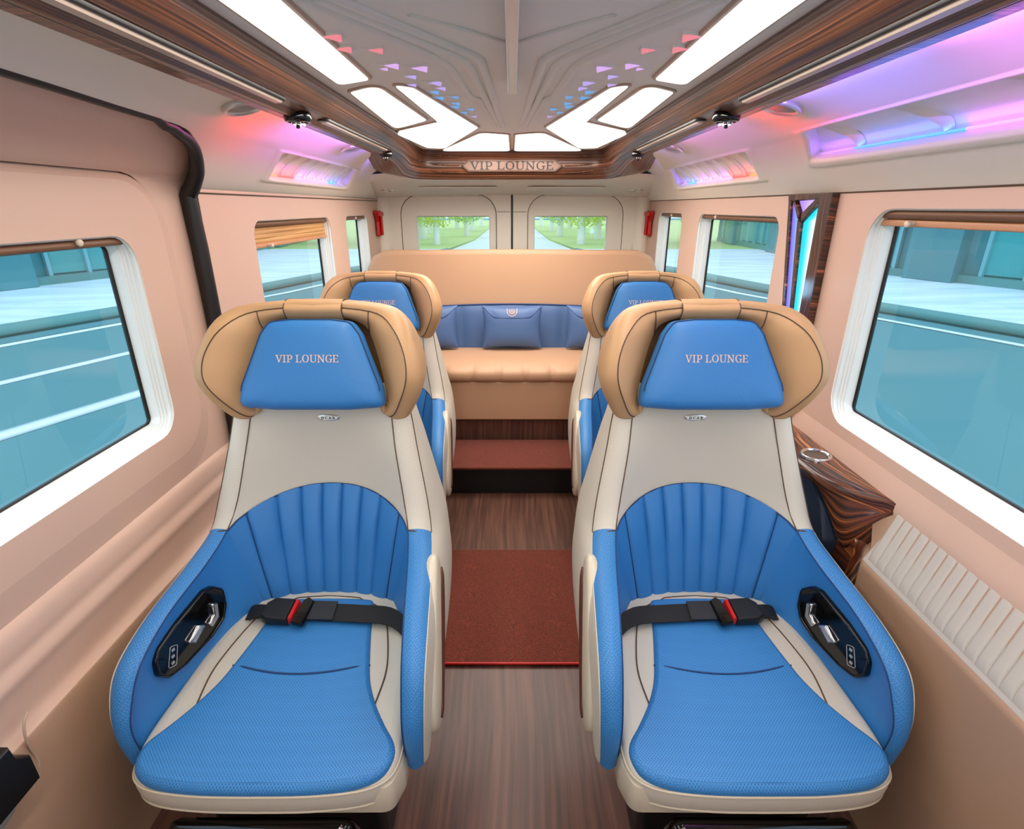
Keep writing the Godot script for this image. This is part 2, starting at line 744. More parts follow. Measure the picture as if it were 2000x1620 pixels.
# one wall cell with a rounded window hole, inner sheet + outer skin
func wall_cell(mb: MB, x: float, xo: float, d0: float, d1: float, y0: float, y1: float, w: Array) -> void:
	var sg := signf(x)
	if w.is_empty():
		mb.grid([PackedVector3Array([V(x, y0, d0), V(x, y0, d1)]), PackedVector3Array([V(x, y1, d0), V(x, y1, d1)])], Vector3(-sg, 0, 0))
		mb.grid([PackedVector3Array([V(xo, y0, d0), V(xo, y0, d1)]), PackedVector3Array([V(xo, y1, d0), V(xo, y1, d1)])], Vector3(sg, 0, 0))
		return
	var lp := hole_loop(w[0], w[1], w[2], w[3], w[4])
	var rc := rect_match(lp, d0, d1, y0, y1)
	var lp2 := hole_loop(w[0] + 0.012, w[1] - 0.012, w[2] + 0.02, w[3] - 0.02, 0.012)
	for xx in [x, xo]:
		var r0 := PackedVector3Array()
		var r1 := PackedVector3Array()
		for i in lp.size():
			r0.append(V(xx, rc[i].y, rc[i].x))
			var q := lp[i] if xx == x else lp2[i]
			r1.append(V(xx, q.y, q.x))
		mb.grid([r0, r1], Vector3(-sg if xx == x else sg, 0, 0), true)

func window_fit(called: String, label: String, x: float, w: Array) -> void:
	var sg := signf(x)
	var root := struct_root(called, label, "window")
	var lv := [[0.0, 0.0, 0.0], [-0.001, 0.004, 0.0], [0.004, 0.007, 0.003], [0.004, 0.018, 0.005], [0.007, 0.0195, 0.007], [0.007, 0.026, 0.009], [0.010, 0.0275, 0.011], [0.010, 0.033, 0.012], [0.013, 0.035, 0.014], [0.013, 0.068, 0.026]]
	var mb := MB.new()
	for i in lv.size() - 1:
		var rows := []
		for k in [i, i + 1]:
			var lp := hole_loop(w[0] + lv[k][0], w[1] - lv[k][0], w[2] + lv[k][2], w[3] - lv[k][2], maxf(0.014, w[4] - lv[k][1] * 1.1))
			var row := PackedVector3Array()
			for p in lp:
				row.append(V(x + sg * lv[k][1], p.y, p.x))
			rows.append(row)
		mb.grid(rows, null, true)
	obj("window_frame", mb.mesh(), M.jamb, root)
	# rubber gasket and pane
	var g := MB.new()
	var rows := []
	for q in [[0.010, 0.061], [0.018, 0.061], [0.018, 0.070]]:
		var lp := hole_loop(w[0] + q[0], w[1] - q[0], w[2] + q[0] + 0.009, w[3] - q[0] - 0.009, 0.010)
		var row := PackedVector3Array()
		for p in lp:
			row.append(V(x + sg * q[1], p.y, p.x))
		rows.append(row)
	g.grid(rows, Vector3(-sg, 0, 0), true)
	obj("gasket", g.mesh(), M.black, root)
	var pl := hole_loop(w[0] + 0.014, w[1] - 0.014, w[2] + 0.024, w[3] - 0.024, 0.01)
	var pm := MB.new()
	var row := PackedVector3Array()
	for p in pl:
		row.append(V(x + sg * 0.066, p.y, p.x))
	pm.tri_cap(row, pl, Vector3(-sg, 0, 0))
	obj("pane", pm.mesh(), M.glass, root)

const WL := [[-0.35, 1.40, 0.868, 1.387, 0.07], [2.01, 2.875, 0.868, 1.405, 0.06], [3.14, 3.61, 0.868, 1.405, 0.05]]
const WR := [[-0.35, 1.50, 0.868, 1.447, 0.08], [2.0, 2.88, 0.868, 1.42, 0.06], [3.16, 3.66, 0.868, 1.42, 0.05]]
const XR := 0.915              # left wall behind the sliding door

func build_windows() -> void:
	# right wall
	var mb := MB.new()
	wall_cell(mb, WX, WX + 0.070, -1.12, 1.78, 0.832, 1.50, WR[0])
	wall_cell(mb, WX, WX + 0.070, 1.78, 3.02, 0.832, 1.50, WR[1])
	wall_cell(mb, WX, WX + 0.070, 3.02, 4.1, 0.832, 1.50, WR[2])
	struct_obj("wall_right", mb.mesh(), M.wall, "pink-beige right cabin wall around the three windows")
	window_fit("window_1", "large right window beside the right front seat", WX, WR[0])
	window_fit("window_2", "middle right window behind the glowing pillar", WX, WR[1])
	window_fit("window_3", "narrow right window next to the rear corner", WX, WR[2])
	# left wall behind the door
	var ml := MB.new()
	wall_cell(ml, -XR, -XR - 0.070, 1.69, 3.02, 0.832, 1.50, WL[1])
	wall_cell(ml, -XR, -XR - 0.070, 3.02, 4.1, 0.832, 1.50, WL[2])
	# edge of the pillar that faces the door
	ml.grid([cr([V(-XR, 0.0, 1.70), V(-XR, 0.8, 1.705), V(-XR, 1.5, 1.70)], 6), cr([V(-XR - 0.02, 0.0, 1.69), V(-XR - 0.02, 0.8, 1.69), V(-XR - 0.02, 1.5, 1.69)], 6)], Vector3(1, 0, 1))
	struct_obj("wall_left", ml.mesh(), M.wall, "pink-beige left cabin wall behind the sliding door")
	window_fit("window_4", "middle left window half covered by a bamboo blind", -XR, WL[1])
	window_fit("window_5", "narrow left window next to the rear corner", -XR, WL[2])
	build_door()
	# roller blinds
	blind("roller_blind", "rolled-up tan blind at the top of the large right window", WX, WR[0], 1.407, 1.364, "")
	blind("roller_blind", "rolled-up tan blind at the top of the large left window", -WX, WL[0], 1.372, 1.232, "")
	blind("roller_blind", "bamboo blind pulled partly down over the middle left window", -XR, WL[1], 1.308, 2.16, "")
	blind("roller_blind", "rolled-up tan blind at the top of the middle right window", WX, WR[1], 1.402, 2.66, "")
	blind("roller_blind", "rolled-up tan blind at the top of the narrow left window", -XR, WL[2], 1.385, 3.37, "")
	blind("roller_blind", "rolled-up tan blind at the top of the narrow right window", WX, WR[2], 1.40, 3.4, "")

func blind(called: String, label: String, x: float, w: Array, yb: float, dk: float, _g: String) -> void:
	var sg := signf(x)
	var t := thing(called, label, "blind")
	var xc := x + sg * 0.030
	var top: float = w[3] - 0.002
	var d0: float = w[0] + 0.010
	var d1: float = w[1] - 0.010
	# cloth with shallow horizontal folds
	var rows := []
	var n := 16
	for i in n + 1:
		var y := lerpf(top, yb + 0.012, float(i) / n)
		var off := 0.004 * sin(i * 2.1)
		rows.append(PackedVector3Array([V(xc + sg * off, y, d0), V(xc + sg * off, y, d1)]))
	var mb := MB.new()
	mb.grid(rows, Vector3(-sg, 0, 0))
	var rows2 := []
	for r in rows:
		rows2.append(PackedVector3Array([r[0] + Vector3(sg * 0.006, 0, 0), r[1] + Vector3(sg * 0.006, 0, 0)]))
	mb.grid(rows2, Vector3(sg, 0, 0))
	obj("blind_cloth", mb.mesh(), M.blind, t)
	obj("hem_bar", rbox(V(xc, yb + 0.006, (d0 + d1) / 2), Vector3(0.016, 0.016, d1 - d0), 0.005), M.blind_rail, t)
	obj("roller", tube(PackedVector3Array([V(xc - sg * 0.006, top - 0.012, d0), V(xc - sg * 0.006, top - 0.012, d1)]), 0.014, 0.010, 10), M.blind_dark, t)
	obj("pull_knob", lathe([[0.0, 0.0], [0.005, 0.0], [0.005, 0.006], [0.0035, 0.012], [0.0075, 0.015], [0.008, 0.020], [0.006, 0.023], [0.0, 0.023]], V(xc - sg * 0.006, yb + 0.008, dk), Vector3(0, 0, 1), Vector3(-sg, -0.15, 0).normalized(), 14), M.knob, t)

func build_door() -> void:
	var root := struct_root("door_1", "pink-beige sliding door trim on the left around the large window", "door")
	var mb := MB.new()
	var w: Array = WL[0]
	# raised window surround: pad with rounded corner, then its chamfer, then the door skin
	var lp := hole_loop(w[0], w[1], w[2], w[3], w[4])
	var r_pad := hole_loop(-1.12, 1.53, 0.785, 1.512, 0.13)
	var r_cha := hole_loop(-1.12, 1.575, 0.715, 1.53, 0.16)
	var r_out := rect_match(r_cha, -1.12, 1.70, 0.70, 1.532)
	var rows := []
	for q in [[r_cha, -0.952], [r_pad, -0.942], [lp, -WX]]:
		var row := PackedVector3Array()
		for p in q[0]:
			row.append(V(q[1], p.y, p.x))
		rows.append(row)
	mb.grid([rows[0], rows[1]], Vector3(1, 0, 0), true)
	mb.grid([rows[1], rows[2]], Vector3(1, 0, 0), true)
	# skin above: leans inwards towards the top
	var skin := []
	for k in 9:
		var row := PackedVector3Array()
		for i in r_cha.size():
			var e := r_cha[i].lerp(r_out[i], k / 8.0)
			row.append(V(-0.952 + lean(e.y), e.y, e.x))
		skin.append(row)
	mb.grid(skin, Vector3(1, 0, 0), true)
	var up := []
	for k in 13:
		var y := lerpf(1.531, 1.68, k / 12.0)
		up.append(PackedVector3Array([V(-0.952 + lean(y), y, -1.12), V(-0.952 + lean(y), y, 0.3), V(-0.952 + lean(y), y, 1.70)]))
	mb.grid(up, Vector3(1, 0, 0))
	# outer skin
	var o0 := PackedVector3Array()
	var o1 := PackedVector3Array()
	var ro := rect_match(lp, -1.14, 1.72, 0.0, 1.80)
	var lp3 := hole_loop(w[0] + 0.012, w[1] - 0.012, w[2] + 0.02, w[3] - 0.02, 0.012)
	for i in lp.size():
		o0.append(V(-1.010, ro[i].y, ro[i].x))
		o1.append(V(-1.010, lp3[i].y, lp3[i].x))
	mb.grid([o0, o1], Vector3(-1, 0, 0), true)
	obj("door_skin", mb.mesh(), M.wall, root)
	window_fit("window_6", "large left window in the sliding door", -WX, w)
	# lower profile of the door
	var pr := [Vector2(0.952, 0.715), Vector2(0.940, 0.700), Vector2(0.936, 0.670), Vector2(0.937, 0.648), Vector2(0.930, 0.632), Vector2(0.927, 0.618), Vector2(0.932, 0.595), Vector2(0.935, 0.560), Vector2(0.934, 0.530), Vector2(0.922, 0.514), Vector2(0.912, 0.500), Vector2(0.902, 0.40), Vector2(0.90, 0.15), Vector2(0.905, -0.01)]
	var rl := []
	var rl2 := []
	for p in smooth2(pr, 3):
		var line := PackedVector3Array([V(-p.x, p.y, -1.12), V(-p.x, p.y, 0.7), V(-p.x, p.y, 1.69)])
		if p.y > 0.5135:
			rl.append(line)
		else:
			if rl2.is_empty():
				rl.append(line)
			rl2.append(line)
	var ml := MB.new()
	ml.grid(rl, Vector3(1, 0.1, 0))
	var ml2 := MB.new()
	ml2.grid(rl2, Vector3(1, 0.1, 0))
	obj("kick_panel", ml2.mesh(), M.lower_trim, root)
	obj("door_panel", ml.mesh(), M.wall, root)
	# contour line pressed into the lower panel near the latch
	obj("seam_line", tube(cr([V(-0.9115, 0.565, 0.742), V(-0.909, 0.551, 0.726), V(-0.908, 0.515, 0.718), V(-0.907, 0.458, 0.721), V(-0.906, 0.425, 0.705)], 12), 0.0025), M.frame_beige, root)
	# black rubber seal round the opening
	var path := PackedVector3Array()
	var fat := PackedFloat32Array()
	for i in 9:
		path.append(bpt(s_low(lerpf(-1.1, 1.38, sqrt(i / 8.0))) - 0.005, lerpf(-1.1, 1.38, sqrt(i / 8.0)), -1.0, 0.010))
		fat.append(0.55)
	for i in range(1, 25):
		var ph := PI * 0.5 * i / 24.0
		path.append(bpt(0.188 * cos(ph), 1.40 + 0.272 * sin(ph), -1.0, 0.006 - 0.014 * i / 24.0))
		fat.append(0.55 + 0.45 * i / 24.0)
	for i in range(1, 13):
		path.append(V(-0.930, lerpf(1.455, -0.005, i / 12.0), 1.674))
		fat.append(1.0)
	var sl := MB.new()
	tube_to(sl, path, 0.023, 0.023, 10, Vector3(0.5, 0.3, 0.8), true, fat)
	obj("door_seal", sl.mesh(), M.black, root)
	# inner handle by the seat
	var h := thing("door_latch", "black door latch block on the lower left door trim", "latch")
	obj("latch_block", slab(rp([Vector2(0.60, 0.575), Vector2(0.664, 0.575), Vector2(0.668, 0.545), Vector2(0.690, 0.520), Vector2(0.690, 0.462), Vector2(0.60, 0.462)], 0.004), [[0.0, 0.0], [0.0, 0.028], [0.004, 0.033]], Vector3(-0.906, 0, 0), Vector3(0, 0, -1), Vector3(0, 1, 0), Vector3(1, 0, 0)), M.black, h)
	obj("chrome_lever", slab(rp([Vector2(0.57, 0.465), Vector2(0.635, 0.465), Vector2(0.65, 0.44), Vector2(0.57, 0.42)], 0.006), [[0.0, 0.0], [0.0, 0.014], [0.004, 0.018]], Vector3(-0.906, 0, 0), Vector3(0, 0, -1), Vector3(0, 1, 0), Vector3(1, 0, 0)), M.satin, h)

func lean(y: float) -> float:
	var inv := []
	for e in BP:
		inv.append([e[2], e[1]])
	return maxf(0.0, 0.952 - (lerp_tab(inv, y) + 0.040))

func smooth2(pr: Array, n: int) -> Array:
	var k := []
	for p in pr:
		k.append(Vector3(p.x, p.y, 0))
	var o := []
	for p in cr(k, (pr.size() - 1) * n):
		o.append(Vector2(p.x, p.y))
	return o

# ------------------------------------------------------------------ lower walls
func build_lower_walls() -> void:
	# right: shoulder, armrest roll and kick panel (front half)
	var mb := MB.new()
	for seg in [[[Vector2(0.94, 0.834), Vector2(0.936, 0.82), Vector2(0.924, 0.778), Vector2(0.924, 0.75)], -1.12, 4.1]]:
		var rows := []
		for p in smooth2(seg[0], 2):
			rows.append(PackedVector3Array([V(p.x, p.y, seg[1]), V(p.x, p.y, seg[2])]))
		mb.grid(rows, Vector3(-1, 0.3, 0))
	obj("trim_1", mb.mesh(), M.wall).set_meta("kind", "structure")
	var kb := MB.new()
	var pr := [Vector2(0.93, 0.775), Vector2(0.90, 0.715), Vector2(0.875, 0.655), Vector2(0.866, 0.640), Vector2(0.860, 0.634), Vector2(0.857, 0.624), Vector2(0.858, 0.60), Vector2(0.862, 0.4), Vector2(0.865, 0.12), Vector2(0.865, -0.01)]
	var rows := []
	for p in pr:
		rows.append(PackedVector3Array([V(p.x, p.y, -1.12), V(p.x, p.y, 1.10), V(p.x + (0.05 if p.y < 0.7 else 0.01), p.y, 1.17)]))
	kb.grid(rows, Vector3(-1, 0.2, 0))
	var kr := []
	for p in [Vector2(0.926, 0.78), Vector2(0.922, 0.6), Vector2(0.925, 0.3), Vector2(0.925, -0.01)]:
		kr.append(PackedVector3Array([V(p.x, p.y, 1.16), V(p.x, p.y, 4.1)]))
	kb.grid(kr, Vector3(-1, 0.2, 0))
	obj("trim_2", kb.mesh(), M.lower_trim).set_meta("kind", "structure")
	tag(get_node("trim_1"), "pale pink shoulder moulding under the right windows", "trim")
	tag(get_node("trim_2"), "tan lower trim panel along the right wall", "trim")
	# pleated pad on the armrest slope: each pleat a rib
	var q := thing("pleated_panel", "grey-cream pleated leather panel below the large right window", "panel")
	obj("backing", rbox(V(0.9005, 0.7035, 0.14), Vector3(0.006, 0.150, 1.94), 0.002, Basis(Vector3(0, 0, 1), -0.475)), M.quilt, q)
	var a := V(0.9315, 0.770, 0)
	var b := V(0.868, 0.646, 0)
	var dn := (b - a).normalized()
	var nr := Vector3(-dn.y, dn.x, 0)
	if nr.x > 0:
		nr = -nr
	var ribs := []
	var pitch := 0.0268
	var k := 0
	var dd := 1.105
	while dd > -0.8:
		var mbb := MB.new()
		var rr := []
		var m := 10
		for i in 13:
			var t := float(i) / 12.0
			var e := 1.0 if t < 0.86 else sqrt(maxf(0.0, 1.0 - pow((t - 0.86) / 0.14, 2.0)))
			if t < 0.04:
				e = 0.6
			var row := PackedVector3Array()
			for j in m + 1:
				var s := float(j) / m * 2.0 - 1.0
				var hgt := 0.0045 * pow(maxf(0.0, 1.0 - pow(absf(s), 4.0)), 0.5) * e
				row.append(a.lerp(b, t * 0.97 + 0.01) + nr * (hgt + 0.001) + V(0, 0, dd + s * pitch * 0.512 - t * 0.022))
			rr.append(row)
		mbb.grid(rr, nr)
		obj("pleat", mbb.mesh(), M.quilt, q)
		dd -= pitch
		k += 1
	# left lower wall behind the door
	var lb := MB.new()
	var lr := []
	for p in [Vector2(0.915, 0.84), Vector2(0.915, 0.5), Vector2(0.92, 0.2), Vector2(0.92, -0.01)]:
		lr.append(PackedVector3Array([V(-p.x, p.y, 1.70), V(-p.x, p.y, 4.1)]))
	lb.grid(lr, Vector3(1, 0, 0))
	var t3 := obj("trim_3", lb.mesh(), M.lower_trim)
	t3.set_meta("kind", "structure")
	tag(t3, "tan lower trim panel along the left wall behind the door", "trim")
	# wooden armrest console with a cup holder
	var c := thing("side_console", "glossy zebra-wood armrest console against the right wall by the window", "console")
	var st := [[1.128, 0.004, 0.010, 0.010], [1.15, 0.012, 0.02, 0.05], [1.18, 0.032, 0.045, 0.115], [1.205, 0.055, 0.060, 0.150], [1.235, 0.078, 0.066, 0.150], [1.265, 0.094, 0.068, 0.120], [1.30, 0.104, 0.070, 0.075], [1.34, 0.109, 0.076, 0.045], [1.40, 0.112, 0.085, 0.030], [1.55, 0.114, 0.09, 0.028], [1.80, 0.114, 0.09, 0.028]]
	var keys := []
	for s in st:
		keys.append(s)
	var cm := MB.new()
	var crow := []
	for i in 61:
		var d := lerpf(1.128, 1.80, pow(float(i) / 60.0, 1.4))
		var e := lerp_tab(tabcol(st, 1), d)
		var e2 := lerp_tab(tabcol(st, 2), d)
		var hh := lerp_tab(tabcol(st, 3), d)
		var xw := 0.928
		var pts := [Vector2(xw, 0.782), Vector2(xw - e * 0.35, 0.784), Vector2(xw - e * 0.8, 0.780), Vector2(xw - e * 0.97, 0.770), Vector2(xw - e, 0.757), Vector2(xw - e * 0.93, 0.742), Vector2(lerpf(xw - e, xw - e2, 0.5), 0.77 - hh * 0.55), Vector2(xw - e2 * 0.8, 0.77 - hh), Vector2(xw - e2 * 0.35, 0.765 - hh * 1.25), Vector2(xw - 0.002, 0.765 - hh * 1.35)]
		var row := PackedVector3Array()
		for p in smooth2(pts, 3):
			row.append(V(p.x, p.y, d))
		crow.append(row)
	# texture runs along the console
	var tr := []
	for j in crow[0].size():
		var row := PackedVector3Array()
		for i in crow.size():
			row.append(crow[i][j])
		tr.append(row)
	cm.grid(tr, Vector3(-1, 0.6, 0))
	obj("console_top", cm.mesh(), M.wood_wave, c)
	var cup := V(0.874, 0.7845, 1.40)
	obj("cup_holder", lathe([[0.0, -0.002], [0.030, -0.002], [0.033, 0.0], [0.035, 0.0045], [0.039, 0.005], [0.0415, 0.003], [0.0415, -0.004]], cup, Vector3(1, 0, 0), Vector3.UP, 32), M.chrome, c)
	obj("cup_well", lathe([[0.0, 0.0005], [0.030, 0.0005], [0.0305, 0.002]], cup, Vector3(1, 0, 0), Vector3.UP, 24), M.cup_dark, c)
	obj("pocket", slab(rp([Vector2(1.245, 0.60), Vector2(1.29, 0.69), Vector2(1.36, 0.735), Vector2(1.78, 0.735), Vector2(1.78, 0.45), Vector2(1.27, 0.45)], 0.03), [[0, 0], [0, 0.07], [0.006, 0.08]], Vector3(0.93, 0, 0), Vector3(0, 0, -1), Vector3(0, 1, 0), Vector3(-1, 0, 0)), M.navy, c)
	obj("support", slab(rp([Vector2(1.17, 0.66), Vector2(1.235, 0.64), Vector2(1.30, 0.56), Vector2(1.36, 0.30), Vector2(1.2, 0.30)], 0.02), [[0, 0], [0, 0.03], [0.006, 0.042]], Vector3(0.93, 0, 0), Vector3(0, 0, -1), Vector3(0, 1, 0), Vector3(-1, 0, 0)), M.wood_wave, c)

func tabcol(st: Array, k: int) -> Array:
	var o := []
	for s in st:
		o.append([s[0], s[k]])
	return o

# ------------------------------------------------------------------ ceiling
func mir(p: PackedVector2Array, sg: float) -> PackedVector2Array:
	var o := PackedVector2Array()
	for q in p:
		o.append(Vector2(q.x * sg, q.y))
	return o

func build_ceiling() -> void:
	var mb := MB.new()
	var rows := []
	for d in [-1.12, 0.0, 1.0, 2.0, 3.0, 3.42]:
		rows.append(PackedVector3Array([V(-0.56, ROOF, d), V(0, ROOF, d), V(0.56, ROOF, d)]))
	mb.grid(rows, Vector3.DOWN)
	var cl := struct_obj("ceiling", mb.mesh(), M.headliner, "grey-cream moulded ceiling panel with stepped ridges", "ceiling")
	# stepped ridges framing the raised centre
	for sg in [-1.0, 1.0]:
		var lines := [
			[Vector2(0.62, 0.35), Vector2(0.314, 1.019), Vector2(0.165, 1.345), Vector2(0.143, 1.42), Vector2(0.122, 1.78), Vector2(0.10, 1.808), Vector2(0.064, 2.38)],
			[Vector2(0.60, 0.30), Vector2(0.288, 1.015), Vector2(0.120, 1.335), Vector2(0.099, 1.40), Vector2(0.081, 1.769), Vector2(0.049, 2.38)],
			[Vector2(0.56, 0.30), Vector2(0.265, 1.006), Vector2(0.090, 1.305), Vector2(0.068, 1.36), Vector2(0.040, 2.352), Vector2(0.036, 2.40)]]
		for l in lines:
			var pts := PackedVector3Array()
			for p in rp_open(l, 0.03):
				if p.x < 0.5:
					pts.append(V(sg * p.x, ROOF - 0.001, p.y))
			obj("ridge", tube(pts, 0.011, 0.008, 8), M.headliner, cl)
		obj("ridge", tube(PackedVector3Array([V(sg * 0.171, ROOF, 1.075), V(sg * 0.09, ROOF - 0.001, 1.15), V(sg * 0.012, ROOF, 1.235)]), 0.006, 0.004, 8), M.headliner, cl)
	# small tear-shaped colour lenses
	var dm := [[0.332, 1.185, 1.35, 0], [0.335, 1.268, 1.2, 0], [0.274, 1.277, 1.1, 0], [0.268, 1.401, 1.25, 2], [0.209, 1.424, 1.35, 2], [0.294, 1.439, 0.7, 2], [0.245, 1.513, 1.0, 3], [0.259, 1.608, 0.9, 3], [0.195, 1.581, 1.2, 3], [0.189, 1.649, 1.0, 3], [0.214, 1.696, 1.1, 4], [0.211, 1.779, 1.1, 4], [0.166, 1.772, 0.9, 4], [0.172, 1.872, 1.0, 4], [0.181, 1.925, 1.1, 4], [0.136, 1.976, 0.9, 4], [0.162, 2.041, 0.9, 4], [0.134, 2.126, 0.8, 3]]
	var lens_m := [M.lens_red, M.lens_red, M.lens_pink, M.lens_violet, M.lens_blue]
	for sg in [-1.0, 1.0]:
		for e in dm:
			var s: float = e[2]
			var cx: float = e[0] * sg
			# a wedge: thin at the outer front, blunt at the inner rear
			var tip := V(cx + sg * 0.030 * s, ROOF, e[1] - 0.004 * s)
			var a := V(cx - sg * 0.016 * s, ROOF, e[1] - 0.018 * s)
			var b := V(cx - sg * 0.012 * s, ROOF, e[1] + 0.018 * s)
			var top := V(cx - sg * 0.012 * s, ROOF - 0.010 * s, e[1] - 0.004 * s)
			var w := MB.new()
			for tri in [[tip, a, top], [a, b, top], [b, tip, top]]:
				w.grid([PackedVector3Array([tri[0], tri[0].lerp(tri[1], 0.5), tri[1]]), PackedVector3Array([tri[2], tri[2], tri[2]])], Vector3.DOWN)
			obj("lens_body", w.mesh(), M.headliner, cl)
			var lf := MB.new()
			var off := Vector3(0, -0.0012, -0.0008)
			lf.grid([PackedVector3Array([tip.lerp(top, 0.35) + off, a.lerp(tip, 0.25).lerp(top, 0.25) + off]), PackedVector3Array([top + off, a.lerp(top, 0.35) + off])], Vector3(0, -1, 0.5))
			obj("lens", lf.mesh(), lens_m[e[3]], cl)
	# centre bar
	var bar := thing("ceiling_bar", "slim satin metal bar along the middle of the ceiling", "rail")
	obj("bar", rbox(V(0, ROOF - 0.016, 0.45), Vector3(0.023, 0.030, 2.28), 0.008), M.rim_metal, bar)
	# light panels
	var frames := {"strip": [Vector2(0.445, 1.595), Vector2(0.353, 1.535), Vector2(0.353, -0.75), Vector2(0.445, -0.75)],
		"panel": [Vector2(0.352, 1.611), Vector2(0.445, 1.700), Vector2(0.470, 2.43), Vector2(0.310, 2.20)],
		"elbow": [Vector2(0.305, 1.605), Vector2(0.262, 1.640), Vector2(0.135, 2.40), Vector2(0.36, 3.20), Vector2(0.45, 3.16), Vector2(0.494, 2.60), Vector2(0.466, 2.50), Vector2(0.273, 2.255)],
		"rear": [Vector2(0.395, 3.33), Vector2(0.131, 2.56), Vector2(0.016, 2.63), Vector2(0.013, 3.33)]}
	var rads := {"strip": 0.02, "panel": 0.03, "elbow": 0.035, "rear": 0.04}
	var lbl := {"strip": "long white light strip on the %s side of the ceiling", "panel": "short white light panel behind the %s long light strip", "elbow": "elbow-shaped white light panel on the %s half of the rear ceiling", "rear": "white trapezoid light panel at the rear end, %s of the centre line"}
	for sg in [-1.0, 1.0]:
		for k in frames:
			var poly := mir(rp(frames[k], rads[k], 5), sg)
			var t := thing("ceiling_light", lbl[k] % ("left" if sg < 0 else "right"), "ceiling light", Vector3.ZERO, "white ceiling light panels")
			obj("light_frame", slab(inset(poly, -0.010), [[0, 0], [0.0, 0.004], [0.003, 0.006]], Vector3(0, ROOF + 0.001, 0), Vector3(1, 0, 0), Vector3(0, 0, -1), Vector3.DOWN), M.frame_beige, t)
			obj("diffuser", slab(poly, [[0, 0], [0.0, 0.0075], [0.002, 0.009]], Vector3(0, ROOF + 0.001, 0), Vector3(1, 0, 0), Vector3(0, 0, -1), Vector3.DOWN), M.lamp, t)
		var wc := Color(1.0, 0.97, 0.93)
		area_light("strip_lamp", V(sg * 0.399, ROOF - 0.012, 0.42), Vector2(0.085, 2.3), wc, 0.95, Vector3.DOWN, Vector3(0, 0, -1))
		area_light("panel_lamp", V(sg * 0.395, ROOF - 0.012, 2.0), Vector2(0.10, 0.6), wc, 0.30, Vector3.DOWN, Vector3(0, 0, -1))
		area_light("elbow_lamp", V(sg * 0.34, ROOF - 0.012, 2.75), Vector2(0.2, 0.55), wc, 0.40, Vector3.DOWN, Vector3(0, 0, -1))
		area_light("rear_lamp", V(sg * 0.13, ROOF - 0.012, 3.0), Vector2(0.18, 0.5), wc, 0.30, Vector3.DOWN, Vector3(0, 0, -1))

func rp_open(l: Array, r: float) -> Array:
	var out := [l[0]]
	for i in range(1, l.size() - 1):
		var p: Vector2 = l[i]
		var da: Vector2 = (l[i - 1] - p)
		var db: Vector2 = (l[i + 1] - p)
		var t := minf(r, minf(da.length(), db.length()) * 0.45)
		var p1 := p + da.normalized() * t
		var p2 := p + db.normalized() * t
		for k in 5:
			var f := k / 4.0
			out.append(p1.lerp(p, f).lerp(p.lerp(p2, f), f))
	out.append(l[l.size() - 1])
	return out

